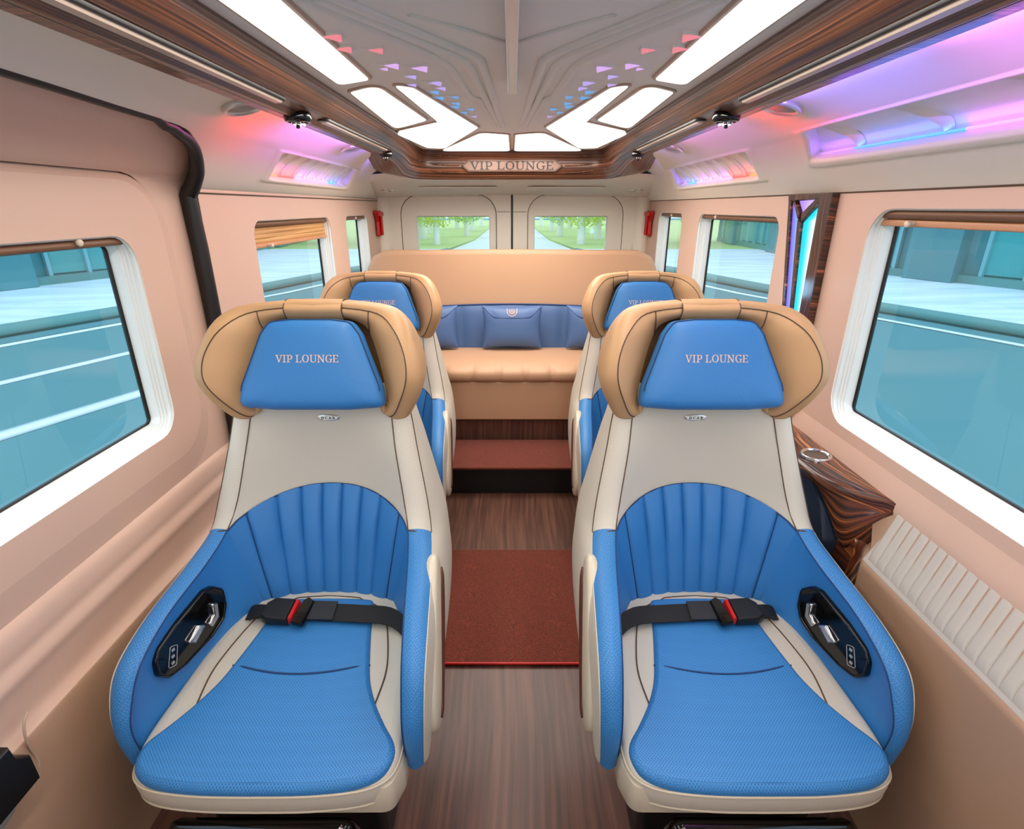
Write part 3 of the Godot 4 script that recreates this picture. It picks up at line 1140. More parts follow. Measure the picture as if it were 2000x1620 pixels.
# ------------------------------------------------------------------ wooden cornice
func build_cornice() -> void:
	# cross-section: along the sides shallow, along the rear beam tall
	var side := [Vector2(0.488, 1.752), Vector2(0.492, 1.737), Vector2(0.500, 1.722), Vector2(0.516, 1.706), Vector2(0.538, 1.694), Vector2(0.568, 1.690), Vector2(0.586, 1.680), Vector2(0.598, 1.677), Vector2(0.605, 1.686), Vector2(0.70, 1.716)]
	var rear := [Vector2(0.0, 1.752), Vector2(0.004, 1.728), Vector2(0.012, 1.712), Vector2(0.016, 1.690), Vector2(0.012, 1.665), Vector2(0.020, 1.635), Vector2(0.036, 1.612), Vector2(0.055, 1.602), Vector2(0.075, 1.602), Vector2(0.30, 1.632)]
	var st := []
	for d in [-1.12, -0.4, 0.3, 0.9, 1.4, 1.9, 2.3, 2.6, 2.75]:
		var row := []
		for p in side:
			row.append(V(p.x, p.y, d))
		st.append(row)
	# corner: turn from side to rear
	for q in [[0.35, 2.95, 0.0, 0.2], [0.8, 3.10, 0.12, 0.4], [0.97, 3.22, 0.3, 0.7], [1.0, 3.285, 0.5, 0.9]]:
		var row := []
		for k in side.size():
			var a: float = q[2] * PI * 0.5
			var s: Vector2 = side[k]
			var r: Vector2 = rear[k]
			var reach := lerpf(s.x - 0.488, r.x + 0.02, q[3])
			var y := lerpf(s.y, r.y, smoothstep(0.0, 1.0, q[0]))
			row.append(V(0.488 - (q[2]) * 0.02 + reach * cos(a), y, q[1] + reach * sin(a)))
		st.append(row)
	for x in [0.44, 0.30, 0.15, 0.0]:
		var row := []
		for k in rear.size():
			row.append(V(x, rear[k].y, 3.345 + rear[k].x))
		st.append(row)
	var full := st.duplicate()
	for i in range(st.size() - 2, -1, -1):
		var row := []
		for p in st[i]:
			row.append(Vector3(-p.x, p.y, p.z))
		full.append(row)
	# densify profile
	var cols := []
	for row in full:
		cols.append(cr(row, 27))
	var rows := []
	for j in cols[0].size():
		var r := PackedVector3Array()
		for i in cols.size():
			r.append(cols[i][j])
		rows.append(r)
	var mb := MB.new()
	mb.grid(rows, Vector3.DOWN)
	var o := struct_obj("trim_4", mb.mesh(), M.wood, "glossy dark wood cornice around the ceiling panel", "trim")
	# wavy mouldings on the rear beam
	for yy in [1.722, 1.676, 1.640]:
		for sg in [-1.0, 1.0]:
			obj("moulding", tube(cr([V(sg * 0.30, yy - 0.005, 3.352), V(sg * 0.38, yy - 0.004, 3.356), V(sg * 0.46, yy + 0.006, 3.345)], 10), 0.004, 0.003, 6), M.wood, o)
	# name plaque
	var p := thing("name_plaque", "hexagonal wooden name plaque in the middle of the rear beam", "plaque")
	var hexa := rp([Vector2(-0.291, 0), Vector2(-0.247, 0.031), Vector2(0.247, 0.031), Vector2(0.291, 0), Vector2(0.247, -0.031), Vector2(-0.247, -0.031)], 0.004, 3)
	obj("plate", slab(hexa, [[0, -0.03], [0, 0.0], [0.003, 0.003]], V(0, 1.669, 3.348), Vector3(1, 0, 0), Vector3.UP, Vector3(0, 0, 1)), M.plaque, p)
	var rim := PackedVector3Array()
	var hin := inset(hexa, 0.007)
	for q in hin:
		rim.append(V(q.x, 1.669 + q.y, 3.3445))
	rim.append(rim[0])
	obj("inlay", tube(rim, 0.0012, 0.0012, 4), M.black, p)
	var tm := text_mesh("VIP LOUNGE", 0.47, 0.003)
	var lt := obj("lettering", tm, M.black, p)
	lt.position = V(0, 1.669, 3.3435)
	lt.scale = Vector3(1, 0.72, 1)
	# hand rails, air vents and reading lamps under the cornice
	for sg in [-1.0, 1.0]:
		var sd := "left" if sg < 0 else "right"
		for seg in [[-0.9, 1.47, "front"], [1.79, 2.63, "rear"]]:
			var t := thing("grab_rail", "satin metal rail strip under the %s cornice, %s one" % [sd, seg[2]], "rail")
			obj("socket", slab(rp([Vector2(0.540, seg[0] - 0.010), Vector2(0.540, seg[1] + 0.010), Vector2(0.576, seg[1] + 0.010), Vector2(0.576, seg[0] - 0.010)], 0.016), [[0, 0], [0, 0.007], [0.002, 0.008]], Vector3(0, 1.695, 0), Vector3(sg, 0, 0), Vector3(0, 0, -1), Vector3.DOWN), M.black, t)
			obj("rail", slab(rp([Vector2(0.546, seg[0]), Vector2(0.546, seg[1]), Vector2(0.569, seg[1]), Vector2(0.569, seg[0])], 0.011), [[0, 0], [0, 0.008], [0.003, 0.012]], Vector3(0, 1.694, 0), Vector3(sg, 0, 0), Vector3(0, 0, -1), Vector3.DOWN), M.rail_beige, t)
		for d in [1.66, 2.76]:
			var big := 1.0 if d < 2.0 else 0.8
			var t := thing("air_vent", "round dark air vent under the %s cornice %s the rear rail" % [sd, "before" if d < 2.0 else "behind"], "vent")
			var at := V(sg * 0.585, 1.676, d)
			obj("ring", lathe([[0.030 * big, 0.016], [0.036 * big, 0.012], [0.037 * big, 0.0], [0.034 * big, -0.008], [0.028 * big, -0.010], [0.025 * big, 0.0]], at, Vector3(1, 0, 0), Vector3.UP, 24), M.black_gloss, t)
			obj("ball", lathe([[0.0, -0.014], [0.010 * big, -0.013], [0.020 * big, -0.006], [0.025 * big, 0.004]], at, Vector3(1, 0, 0), Vector3.UP, 20), M.satin, t)
			for k in 3:
				obj("blade", rbox(at + Vector3((k - 1) * 0.012 * big, -0.0135, 0), Vector3(0.003, 0.008, 0.036 * big), 0.001), M.chrome, t)
			obj("thumb_tab", rbox(at + Vector3(0, -0.020, 0.004), Vector3(0.010, 0.010, 0.006), 0.002), M.black, t)

# ------------------------------------------------------------------ overhead bulkheads
const BP := [[0.0, 0.940, 1.487], [0.022, 0.925, 1.503], [0.079, 0.885, 1.544], [0.178, 0.820, 1.618], [0.216, 0.790, 1.642], [0.287, 0.730, 1.678], [0.370, 0.650, 1.700], [0.45, 0.57, 1.712]]

func bpt(s: float, d: float, sg: float, push := 0.0) -> Vector3:
	var x := lerp_tab(tabcol(BP, 1), s)
	var y := lerp_tab(tabcol(BP, 2), s)
	var x2 := lerp_tab(tabcol(BP, 1), s + 0.004)
	var y2 := lerp_tab(tabcol(BP, 2), s + 0.004)
	var t := Vector2(x2 - x, y2 - y).normalized()
	var nn := Vector2(-t.y, t.x)      # towards the wall / up
	if nn.y < 0:
		nn = -nn
	return V((x + nn.x * push) * sg, y + nn.y * push, d)

func band(mb: MB, s0: float, s1: float, d0: float, d1: float, sg: float, ns := 8, nd := 6) -> void:
	var rows := []
	for i in ns + 1:
		var row := PackedVector3Array()
		for j in nd + 1:
			row.append(bpt(lerpf(s0, s1, float(i) / ns), lerpf(d0, d1, float(j) / nd), sg))
		rows.append(row)
	mb.grid(rows, Vector3(-sg, -1, 0))

func build_bulkheads() -> void:
	for sg in [-1.0, 1.0]:
		var sd := "left" if sg < 0 else "right"
		var mb := MB.new()
		var front0 := -1.12
		if sg < 0:
			# over the door the bulkhead stops above the seal
			var rows := []
			for i in 25:
				var row := PackedVector3Array()
				for j in 41:
					var d := lerpf(-1.12, 1.40, sqrt(j / 10.0)) if j <= 10 else 1.40 + 0.29 * sin(PI * 0.5 * (j - 10) / 30.0)
					row.append(bpt(lerpf(s_low(d), 0.45, i / 24.0), d, sg))
				rows.append(row)
			mb.grid(rows, Vector3(1, -1, 0))
			band(mb, 0.0, 0.45, 1.69, 1.90, sg, 24, 3)
			band(mb, 0.0, 0.45, 3.30, 4.1, sg, 16, 4)
			bulk_recess(mb, sg, 1.90, 3.30, [[2.10, 3.06], [2.13, 3.10]], sd, "rear")
		else:
			bulk_recess(mb, sg, -1.12, 1.84, [[-0.6, 1.62], [-0.6, 1.70]], sd, "front")
			bulk_recess(mb, sg, 1.84, 3.30, [[2.06, 3.02], [2.10, 3.10]], sd, "rear")
			band(mb, 0.0, 0.45, 3.30, 4.1, sg, 16, 4)
		# outer skin so that no daylight leaks in
		mb.grid([PackedVector3Array([V(sg * 1.014, 1.46, -1.12), V(sg * 1.014, 1.46, 4.1)]), PackedVector3Array([V(sg * 1.014, 1.86, -1.12), V(sg * 1.014, 1.86, 4.1)])], Vector3(sg, 0, 0))
		var o := struct_obj("trim_5" if sg < 0 else "trim_6", mb.mesh(), M.panel, "cream overhead bulkhead along the %s side with glowing recess" % sd, "trim")
		# dark gap between bulkhead and wall
		obj("shadow_gap", tube(PackedVector3Array([V(sg * (XR - 0.001 if sg < 0 else WX - 0.001), 1.489, 1.70 if sg < 0 else -1.1), V(sg * (XR - 0.001 if sg < 0 else WX - 0.001), 1.489, 4.0)]), 0.003, 0.0025, 6), M.stitch_dark, o)
		# LED strip tucked behind the cornice lip, washing the bulkhead
		var segs := [[1.62, 1.84, M.led_red, Color(1.0, 0.22, 0.16), 0.13], [1.86, 2.45, M.led_pink, Color(0.88, 0.5, 1.0), 0.26], [2.5, 3.1, M.led_violet, Color(0.5, 0.42, 1.0), 0.20]]
		if sg > 0:
			segs = [[-0.5, 0.55, M.led_pink, Color(0.9, 0.5, 1.0), 0.44], [0.6, 1.0, M.led_pink, Color(0.85, 0.5, 1.0), 0.20], [1.05, 1.46, M.led_violet, Color(0.52, 0.45, 1.0), 0.17], [1.52, 1.72, M.led_red, Color(1.0, 0.2, 0.2), 0.10], [1.80, 2.4, M.led_pink, Color(0.9, 0.5, 0.98), 0.095], [2.5, 3.1, M.led_violet, Color(0.5, 0.42, 1.0), 0.075]]
		var t := thing("led_strip", "colour-changing light strip hidden behind the %s cornice" % sd, "led strip")
		obj("channel", rbox(V(sg * 0.622, 1.681, 1.0), Vector3(0.030, 0.003, 4.2), 0.001), M.wood, t)
		for s in segs:
			obj("led_segment", rbox(V(sg * 0.616, 1.692, (s[0] + s[1]) / 2), Vector3(0.006, 0.008, s[1] - s[0]), 0.002), s[2], t)
			area_light("cove_lamp", V(sg * 0.6215, 1.691, (s[0] + s[1]) / 2), Vector2(s[1] - s[0], 0.012), s[3], s[4], Vector3(sg, -0.12, 0), Vector3.UP)

func s_low(d: float) -> float:
	return (0.205 + 0.028 * clampf((1.4 - d) / 0.6, 0.0, 1.6)) * sqrt(maxf(0.0, 1.0 - pow(maxf(0.0, d - 1.40) / 0.29, 2.0)))

func bulk_recess(mb: MB, sg: float, d0: float, d1: float, hole: Array, sd: String, which: String) -> void:
	# hole[0]: near/far at the top edge, hole[1]: near/far at the bottom edge
	var s_bot := 0.082
	var s_top := 0.196
	if which == "front":
		s_bot = 0.118
		s_top = 0.222
	band(mb, 0.0, 0.040, d0, d1, sg, 4, 8)
	band(mb, 0.245, 0.45, d0, d1, sg, 10, 8)
	var poly := rp([Vector2(hole[0][0], s_top), Vector2(hole[0][1], s_top), Vector2(hole[1][1], s_bot), Vector2(hole[1][0], s_bot)], 0.03, 6)
	# rows from the outside rectangle to the hole
	var n := 28
	var loop := PackedVector2Array()
	# resample hole evenly by direction-matched parameter
	var sides := [[Vector2(hole[0][0], s_top), Vector2(hole[0][1], s_top)], [Vector2(hole[0][1], s_top), Vector2(hole[1][1], s_bot)], [Vector2(hole[1][1], s_bot), Vector2(hole[1][0], s_bot)], [Vector2(hole[1][0], s_bot), Vector2(hole[0][0], s_top)]]
	var outer := [[Vector2(d0, 0.245), Vector2(d1, 0.245)], [Vector2(d1, 0.245), Vector2(d1, 0.040)], [Vector2(d1, 0.040), Vector2(d0, 0.040)], [Vector2(d0, 0.040), Vector2(d0, 0.245)]]
	var o2 := PackedVector2Array()
	for q in 4:
		for k in n:
			var f := float(k) / n
			loop.append(sides[q][0].lerp(sides[q][1], f))
			o2.append(outer[q][0].lerp(outer[q][1], f))
	# soften hole corners
	for it in 4:
		var l2 := loop.duplicate()
		for i in loop.size():
			var a := loop[(i + loop.size() - 1) % loop.size()]
			var b := loop[(i + 1) % loop.size()]
			l2[i] = loop[i].lerp((a + b) * 0.5, 0.5)
		loop = l2
	var rows := []
	var steps := [[0.0, 0.0], [0.12, 0.0], [0.25, 0.0], [0.4, 0.0], [0.55, 0.0], [0.72, 0.0], [0.76, -0.004], [0.90, -0.006], [0.96, -0.004], [1.0, 0.002]]
	for s in steps:
		var row := PackedVector3Array()
		for i in loop.size():
			var p := o2[i].lerp(loop[i], s[0])
			row.append(bpt(p.y, p.x, sg, s[1]))
		rows.append(row)
	mb.grid(rows, Vector3(-sg, -1, 0), true)
	# recess walls and back
	var w0 := PackedVector3Array()
	var w1 := PackedVector3Array()
	for i in loop.size():
		w0.append(bpt(loop[i].y, loop[i].x, sg, 0.002))
		w1.append(bpt(loop[i].y, loop[i].x, sg, 0.030))
	mb.grid([w0, w1], null, true)
	var t := thing("light_panel", "recessed rainbow-lit wave panel in the %s overhead bulkhead, %s one" % [sd, which], "light panel")
	var bk := MB.new()
	bk.tri_cap(w1, loop, Vector3(-sg, -1, 0))
	obj("backing", bk.mesh(), M.headliner, t)
	# crescent waves
	var near: float = hole[1][0]
	var far: float = hole[1][1]
	var nw := 8
	var lo := near
	if which == "front":
		nw = 8
	for k in nw:
		var dc := lerpf(lo, far, (k + 0.5) / nw)
		var pitch := (far - lo) / nw
		var pts := PackedVector3Array()
		var rowsw := []
		for i in 11:
			var f := i / 10.0
			var s := lerpf(s_bot + 0.006, s_top - 0.012, f)
			var bend := pitch * (0.48 * (1.0 - pow(f, 1.8)) - 0.28)
			var wd := pitch * 0.13 * sin(PI * clampf(f * 0.85 + 0.12, 0, 1))
			rowsw.append(PackedVector3Array([bpt(s, dc - bend - wd, sg, 0.029), bpt(s, dc - bend, sg, 0.019), bpt(s, dc - bend + wd * 0.5, sg, 0.029)]))
		var wm := MB.new()
		wm.grid(rowsw, Vector3(-sg, -1, 0))
		obj("wave_rib", wm.mesh(), M.headliner, t)
	# LED line along the lower edge
	var cols: Array
	if which == "front":
		cols = [[0.0, 0.77, "pink"], [0.77, 0.93, "blue"], [0.93, 1.0, "violet"]]
	else:
		cols = [[0.0, 0.10, "orange"], [0.10, 0.28, "red"], [0.28, 0.74, "pink"], [0.74, 0.90, "blue"], [0.90, 1.0, "violet"]]
	var cc := {"red": Color(1.0, 0.25, 0.16), "orange": Color(1.0, 0.42, 0.10), "pink": Color(0.80, 0.46, 1.0), "blue": Color(0.05, 0.45, 1.0), "violet": Color(0.36, 0.30, 1.0)}
	for c in cols:
		var a := lerpf(near + 0.02, far - 0.02, c[0])
		var b := lerpf(near + 0.02, far - 0.02, c[1])
		var pts := PackedVector3Array()
		for i in 5:
			pts.append(bpt(s_bot + 0.004, lerpf(a, b, i / 4.0), sg, 0.022))
		obj("led_segment", tube(pts, 0.003, 0.003, 6), M["led_" + c[2]], t)
		var p0 := bpt(s_bot + 0.008, (a + b) / 2, sg, 0.017)
		var p1 := bpt(s_bot + 0.10, (a + b) / 2, sg, 0.026)
		area_light("recess_lamp", p0, Vector2(b - a, 0.008), cc[c[2]], 0.022 * (b - a), (p1 - p0).normalized(), bpt(s_bot, (a + b) / 2, sg, 0.03) - bpt(s_bot, (a + b) / 2, sg, 0.0))

# ------------------------------------------------------------------ glowing pillar
func build_pillar() -> void:
	var t := thing("light_pillar", "wood-framed glowing pillar panel between the right windows", "light pillar")
	var ax := Vector3(0, 0, -1)
	var ay := Vector3(0, 1, 0)
	var az := Vector3(-1, 0, 0)
	var o := Vector3(WX - 0.001, 0, 0)
	var bar := func(called: String, pts: Array, h: float) -> void:
		obj(called, slab(rp(pts, 0.003, 2), [[0, 0], [0, h - 0.003], [0.003, h]], o, ax, ay, az), M.wood_upright, t)
	obj("backing", slab(PackedVector2Array([Vector2(1.935, 1.49), Vector2(1.665, 1.49), Vector2(1.665, 0.80), Vector2(1.80, 0.80)]), [[0, 0], [0, 0.004]], o, ax, ay, az), M.wood_upright, t)
	bar.call("post", [Vector2(1.745, 1.49), Vector2(1.662, 1.49), Vector2(1.662, 0.80), Vector2(1.705, 0.80), Vector2(1.722, 1.13), Vector2(1.729, 1.46)], 0.022)
	bar.call("head_rail", [Vector2(1.936, 1.49), Vector2(1.72, 1.49), Vector2(1.74, 1.472), Vector2(1.93, 1.468)], 0.018)
	bar.call("edge_rail", [Vector2(1.938, 1.49), Vector2(1.915, 1.47), Vector2(1.838, 1.13), Vector2(1.775, 0.80), Vector2(1.79, 0.80), Vector2(1.85, 1.13)], 0.016)
	bar.call("stem", [Vector2(1.853, 1.415), Vector2(1.826, 1.405), Vector2(1.783, 1.13), Vector2(1.745, 0.80), Vector2(1.757, 0.80), Vector2(1.798, 1.13)], 0.016)
	bar.call("branch", [Vector2(1.832, 1.433), Vector2(1.742, 1.487), Vector2(1.73, 1.468), Vector2(1.826, 1.402)], 0.017)
	bar.call("branch", [Vector2(1.912, 1.485), Vector2(1.888, 1.47), Vector2(1.838, 1.432), Vector2(1.852, 1.412), Vector2(1.898, 1.464)], 0.016)
	# lit panes: graded emission, cyan by the stem to white by the post
	for q in [["pane", [Vector2(1.883, 1.478), Vector2(1.742, 1.476), Vector2(1.835, 1.428)], [Color(0.66, 0.5, 0.98), Color(0.92, 0.84, 1.0)]],
			["pane", [Vector2(1.918, 1.468), Vector2(1.895, 1.464), Vector2(1.853, 1.409), Vector2(1.798, 1.13), Vector2(1.757, 0.81), Vector2(1.776, 0.81), Vector2(1.84, 1.13)], [Color(0.45, 0.34, 0.96), Color(0.6, 0.84, 1.0)]],
			["pane", [Vector2(1.826, 1.408), Vector2(1.729, 1.464), Vector2(1.722, 1.13), Vector2(1.705, 0.81), Vector2(1.745, 0.81), Vector2(1.783, 1.13)], [Color(0.0, 0.82, 0.92), Color(1.0, 1.0, 1.0)]]]:
		var g := GradientTexture2D.new()
		var gr := Gradient.new()
		gr.set_color(0, q[2][0])
		gr.set_color(1, q[2][1])
		if q[2][0].g > 0.8:
			gr.add_point(0.22, Color(0.0, 0.86, 0.94))
			gr.add_point(0.55, Color(0.85, 0.95, 1.0))
		g.gradient = gr
		g.width = 64
		g.height = 8
		var m := StandardMaterial3D.new()
		m.resource_name = "lit_pane"
		m.albedo_color = Color(0.12, 0.14, 0.16)
		m.emission_enabled = true
		m.emission_texture = g
		m.emission = Color.WHITE
		m.emission_operator = BaseMaterial3D.EMISSION_OP_MULTIPLY
		m.emission_energy_multiplier = 1.0
		m.cull_mode = BaseMaterial3D.CULL_DISABLED
		var mb := MB.new()
		# strip mesh with u across the pane (0 at the far edge, 1 at the near edge)
		var pts: Array = q[1]
		var lo := 9.0
		var hi := -9.0
		for p in pts:
			lo = minf(lo, p.y)
			hi = maxf(hi, p.y)
		var n := 24
		var vs := PackedVector3Array()
		var us := PackedVector2Array()
		var ix := PackedInt32Array()
		for i in n + 1:
			var y := lerpf(lo + 0.0005, hi - 0.0005, float(i) / n)
			var xs := []
			for k in pts.size():
				var a: Vector2 = pts[k]
				var b: Vector2 = pts[(k + 1) % pts.size()]
				if (a.y - y) * (b.y - y) <= 0.0 and a.y != b.y:
					xs.append(lerpf(a.x, b.x, (y - a.y) / (b.y - a.y)))
			xs.sort()
			vs.append(o + ax * xs[xs.size() - 1] + ay * y + az * 0.007)
			vs.append(o + ax * xs[0] + ay * y + az * 0.007)
			us.append(Vector2(0.02, 0.5))
			us.append(Vector2(0.98, 0.5))
			if i > 0:
				var e := i * 2
				ix.append_array(PackedInt32Array([e - 2, e - 1, e, e - 1, e + 1, e]))
		mb.put(vs, us, ix, Vector3(-1, 0, 0))
		obj("lit_pane", mb.mesh(), m, t)
	omni("pillar_lamp", V(WX - 0.06, 1.2, 1.80), Color(0.6, 0.85, 1.0), 0.006, 0.03)

# ------------------------------------------------------------------ rear
func build_rear() -> void:
	# rear header: underside behind the beam, curving down to the doors
	var mb := MB.new()
	var pr := [Vector2(3.40, 1.640), Vector2(3.44, 1.606), Vector2(3.52, 1.598), Vector2(3.66, 1.572), Vector2(3.80, 1.545), Vector2(3.90, 1.532), Vector2(3.97, 1.525), Vector2(4.0, 1.50)]
	var rows := []
	for p in smooth2(pr, 3):
		rows.append(PackedVector3Array([V(-0.95, p.y - 0.02, p.x), V(-0.62, p.y, p.x), V(0, p.y + 0.004, p.x), V(0.62, p.y, p.x), V(0.95, p.y - 0.02, p.x)]))
	mb.grid(rows, Vector3(0, -1, 0.3))
	# closing piece up to the roof
	mb.grid([PackedVector3Array([V(-1.07, 1.40, 4.10), V(1.07, 1.40, 4.10)]), PackedVector3Array([V(-1.07, 1.87, 4.10), V(1.07, 1.87, 4.10)])], Vector3(0, 0, 1))
	for sg in [-1.0, 1.0]:
		slab_to(mb, mir(PackedVector2Array([Vector2(.56, 3.0), Vector2(.74, 3.0), Vector2(.74, 3.62), Vector2(.40, 3.62), Vector2(.42, 3.42), Vector2(.53, 3.30)]), sg), [[0, 1.697], [0, 1.703]], Vector3.ZERO, Vector3(1, 0, 0), Vector3(0, 0, -1), Vector3.UP)
	var hd := struct_obj("trim_7", mb.mesh(), M.panel, "cream header panel between the rear beam and the back doors", "trim")
	for sg in [-1.0, 1.0]:
		obj("outlet", slab(rp([Vector2(0.105, 3.69), Vector2(0.13, 3.665), Vector2(0.54, 3.665), Vector2(0.56, 3.70), Vector2(0.13, 3.715)], 0.01, 3), [[0, 0], [0, 0.006], [0.002, 0.008]], Vector3(0, 1.572, 0), Vector3(sg, 0, 0), Vector3(0, 0, -1), Vector3(0, -0.98, 0.2).normalized()), M.grille, hd)
		obj("outlet_lip", tube(cr([V(sg * 0.10, 1.566, 3.675), V(sg * 0.16, 1.566, 3.655), V(sg * 0.54, 1.566, 3.655), V(sg * 0.58, 1.566, 3.68)], 12), 0.008, 0.005, 8), M.panel, hd)
	# back doors
	for sg in [-1.0, 1.0]:
		var root := struct_root("door_2" if sg < 0 else "door_3", "cream %s back door with an arched window surround" % ("left" if sg < 0 else "right"), "door")
		var m := MB.new()
		var lp := hole_loop(0.154, 0.668, 1.05, 1.393, 0.015)
		var arch := hole_loop(0.108, 0.770, 0.9, 1.530, 0.13)
		var rc := rect_match(arch, 0.006, 1.07, -0.05, 1.60)
		var r0 := PackedVector3Array()
		var r1 := PackedVector3Array()
		var r1b := PackedVector3Array()
		var r2 := PackedVector3Array()
		var r3 := PackedVector3Array()
		var q0 := PackedVector3Array()
		var q1 := PackedVector3Array()
		for i in lp.size():
			r0.append(V(sg * rc[i].x, rc[i].y, 3.97))
			r1.append(V(sg * arch[i].x, arch[i].y, 3.97))
			r1b.append(V(sg * arch[i].x, arch[i].y, 3.985))
			r2.append(V(sg * lp[i].x, lp[i].y, 3.985))
			r3.append(V(sg * lp[i].x, lp[i].y, 4.05))
			q0.append(V(sg * (rc[i].x if rc[i].x > 0.01 else 0.0), rc[i].y, 4.06))
			q1.append(V(sg * lp[i].x, lp[i].y, 4.06))
		m.grid([r0, r1], Vector3(0, 0, 1), true)
		m.grid([r1b, r2], Vector3(0, 0, 1), true)
		m.grid([q0, q1], Vector3(0, 0, -1), true)
		m.grid([r1, r1b], null, true)
		m.grid([r2, r3], null, true)
		obj("door_skin", m.mesh(), M.panel, root)
		var ar := PackedVector3Array()
		for p in arch:
			ar.append(V(sg * p.x, p.y, 3.971))
		ar.append(ar[0])
		obj("arch_line", tube(ar, 0.0025, 0.0025, 5, Vector3(0, 0, 1)), M.stitch_dark, root)
		obj("side_seam", tube(cr([V(sg * 0.862, 1.50, 3.966), V(sg * 0.856, 1.35, 3.966), V(sg * 0.85, 1.10, 3.966), V(sg * 0.84, 0.8, 3.966)], 10), 0.004, 0.004, 5, Vector3(0, 0, 1)), M.black, root)
		obj("seam_line", tube(PackedVector3Array([V(sg * 0.01, 1.42, 3.969), V(sg * 0.10, 1.42, 3.969)]), 0.0015, 0.0015, 4), M.stitch_dark, root)
		var wn := struct_root("window_7" if sg < 0 else "window_8", "rectangular window in the %s back door" % ("left" if sg < 0 else "right"), "window")
		var pm := MB.new()
		var pr3 := PackedVector3Array()
		for p in lp:
			pr3.append(V(sg * p.x, p.y, 4.03))
		pm.tri_cap(pr3, lp, Vector3(0, 0, 1))
		obj("pane", pm.mesh(), M.glass, wn)
		var gk := PackedVector3Array()
		for p in lp:
			gk.append(V(sg * p.x, p.y, 4.028))
		gk.append(gk[0])
		obj("gasket", tube(gk, 0.006, 0.006, 6, Vector3(0, 0, 1)), M.jamb, wn)
		# rounded corner column
		var cp := struct_obj("column_1" if sg < 0 else "column_2", tube(PackedVector3Array([V(sg * 0.905, -0.01, 3.99), V(sg * 0.905, 1.0, 3.99), V(sg * 0.905, 1.52, 3.99)]), 0.06, 0.075, 16, Vector3(0, 0, 1)), M.panel, "rounded cream pillar in the %s rear corner" % ("left" if sg < 0 else "right"), "column")
		cp.set_meta("kind", "structure")
		# emergency hammer
		var h := thing("emergency_hammer", "red emergency hammer on the wall by the %s rear corner" % ("left" if sg < 0 else "right"), "hammer")
		var hx: float = sg * (0.905 if sg < 0 else 0.93)
		obj("holder", slab(rp([Vector2(3.755, 1.43), Vector2(3.90, 1.43), Vector2(3.885, 1.36), Vector2(3.865, 1.265), Vector2(3.80, 1.265), Vector2(3.80, 1.36)], 0.015), [[0, 0], [0, 0.014], [0.006, 0.020]], Vector3(hx, 0, 0), Vector3(0, 0, -1), Vector3(0, 1, 0), Vector3(-sg, 0, 0)), M.red, h)
		obj("hammer_head", rbox(V(hx - sg * 0.028, 1.408, 3.825), Vector3(0.022, 0.03, 0.10), 0.008), M.red, h)
		obj("hammer_grip", tube(PackedVector3Array([V(hx - sg * 0.028, 1.40, 3.83), V(hx - sg * 0.028, 1.275, 3.835)]), 0.010, 0.013, 8), M.red, h)
	struct_obj("trim_8", rbox(V(0, 1.0, 3.985), Vector3(0.014, 1.06, 0.04), 0.003), M.black, "black seal between the two back doors", "trim")
	# step up to the sofa
	var st := thing("step", "raised step in front of the rear sofa with dark wood riser", "step")
	obj("riser", rbox(V(0, 0.075, 2.76), Vector3(1.80, 0.15, 0.38), 0.004), M.black, st)
	struct_obj("trim_9", rbox(V(0, 0.215, 2.975), Vector3(1.80, 0.13, 0.06), 0.003), M.floor_wood, "dark wood board between the carpeted step and the rear sofa", "trim")
	var sm := obj("carpet_mat", rbox(V(0, 0.1575, 2.735), Vector3(1.74, 0.015, 0.37), 0.006), M.carpet)
	tag(sm, "red-brown carpet mat on the step before the sofa", "mat")
	var fm := obj("carpet_mat", rbox(V(0, 0.006, 1.717), Vector3(0.74, 0.012, 0.646), 0.005), M.carpet)
	tag(fm, "red-brown carpet mat on the aisle floor between the seat rows", "mat")
	var bt := obj("mat_binding", tube(PackedVector3Array([V(-0.368, 0.010, 1.393), V(0.368, 0.010, 1.393)]), 0.005, 0.005, 6), M.red, fm)
	bt.set_meta("label", "red edge binding")

# ------------------------------------------------------------------ sofa
func cushion_mesh(c: Vector3, s: Vector3, r: float, bulge: Vector3, b := Basis.IDENTITY, n := 12) -> ArrayMesh:
	# soft box: rounded box whose faces swell
	var mb := MB.new()
	var h := s * 0.5
	for ax in [[0, 1, 2], [1, 2, 0], [2, 0, 1]]:
		for sg in [-1.0, 1.0]:
			var rows := []
			for i in n + 1:
				var row := PackedVector3Array()
				for j in n + 1:
					var p := Vector3.ZERO
					p[ax[0]] = sg * h[ax[0]]
					p[ax[1]] = h[ax[1]] * sin(PI * (float(i) / n - 0.5))
					p[ax[2]] = h[ax[2]] * sin(PI * (float(j) / n - 0.5))
					var q := Vector3(clampf(p.x, -h.x + r, h.x - r), clampf(p.y, -h.y + r, h.y - r), clampf(p.z, -h.z + r, h.z - r))
					var res := q + (p - q).normalized() * r
					var e := Vector3(res.x / h.x, res.y / h.y, res.z / h.z)
					res += Vector3(bulge.x * e.x * (1 - e.y * e.y) * (1 - e.z * e.z), bulge.y * e.y * (1 - e.x * e.x) * (1 - e.z * e.z), bulge.z * e.z * (1 - e.x * e.x) * (1 - e.y * e.y))
					row.append(c + b * res)
				rows.append(row)
			var fc := Vector3.ZERO
			fc[ax[0]] = sg
			mb.grid(rows, b * fc)
	return mb.mesh()

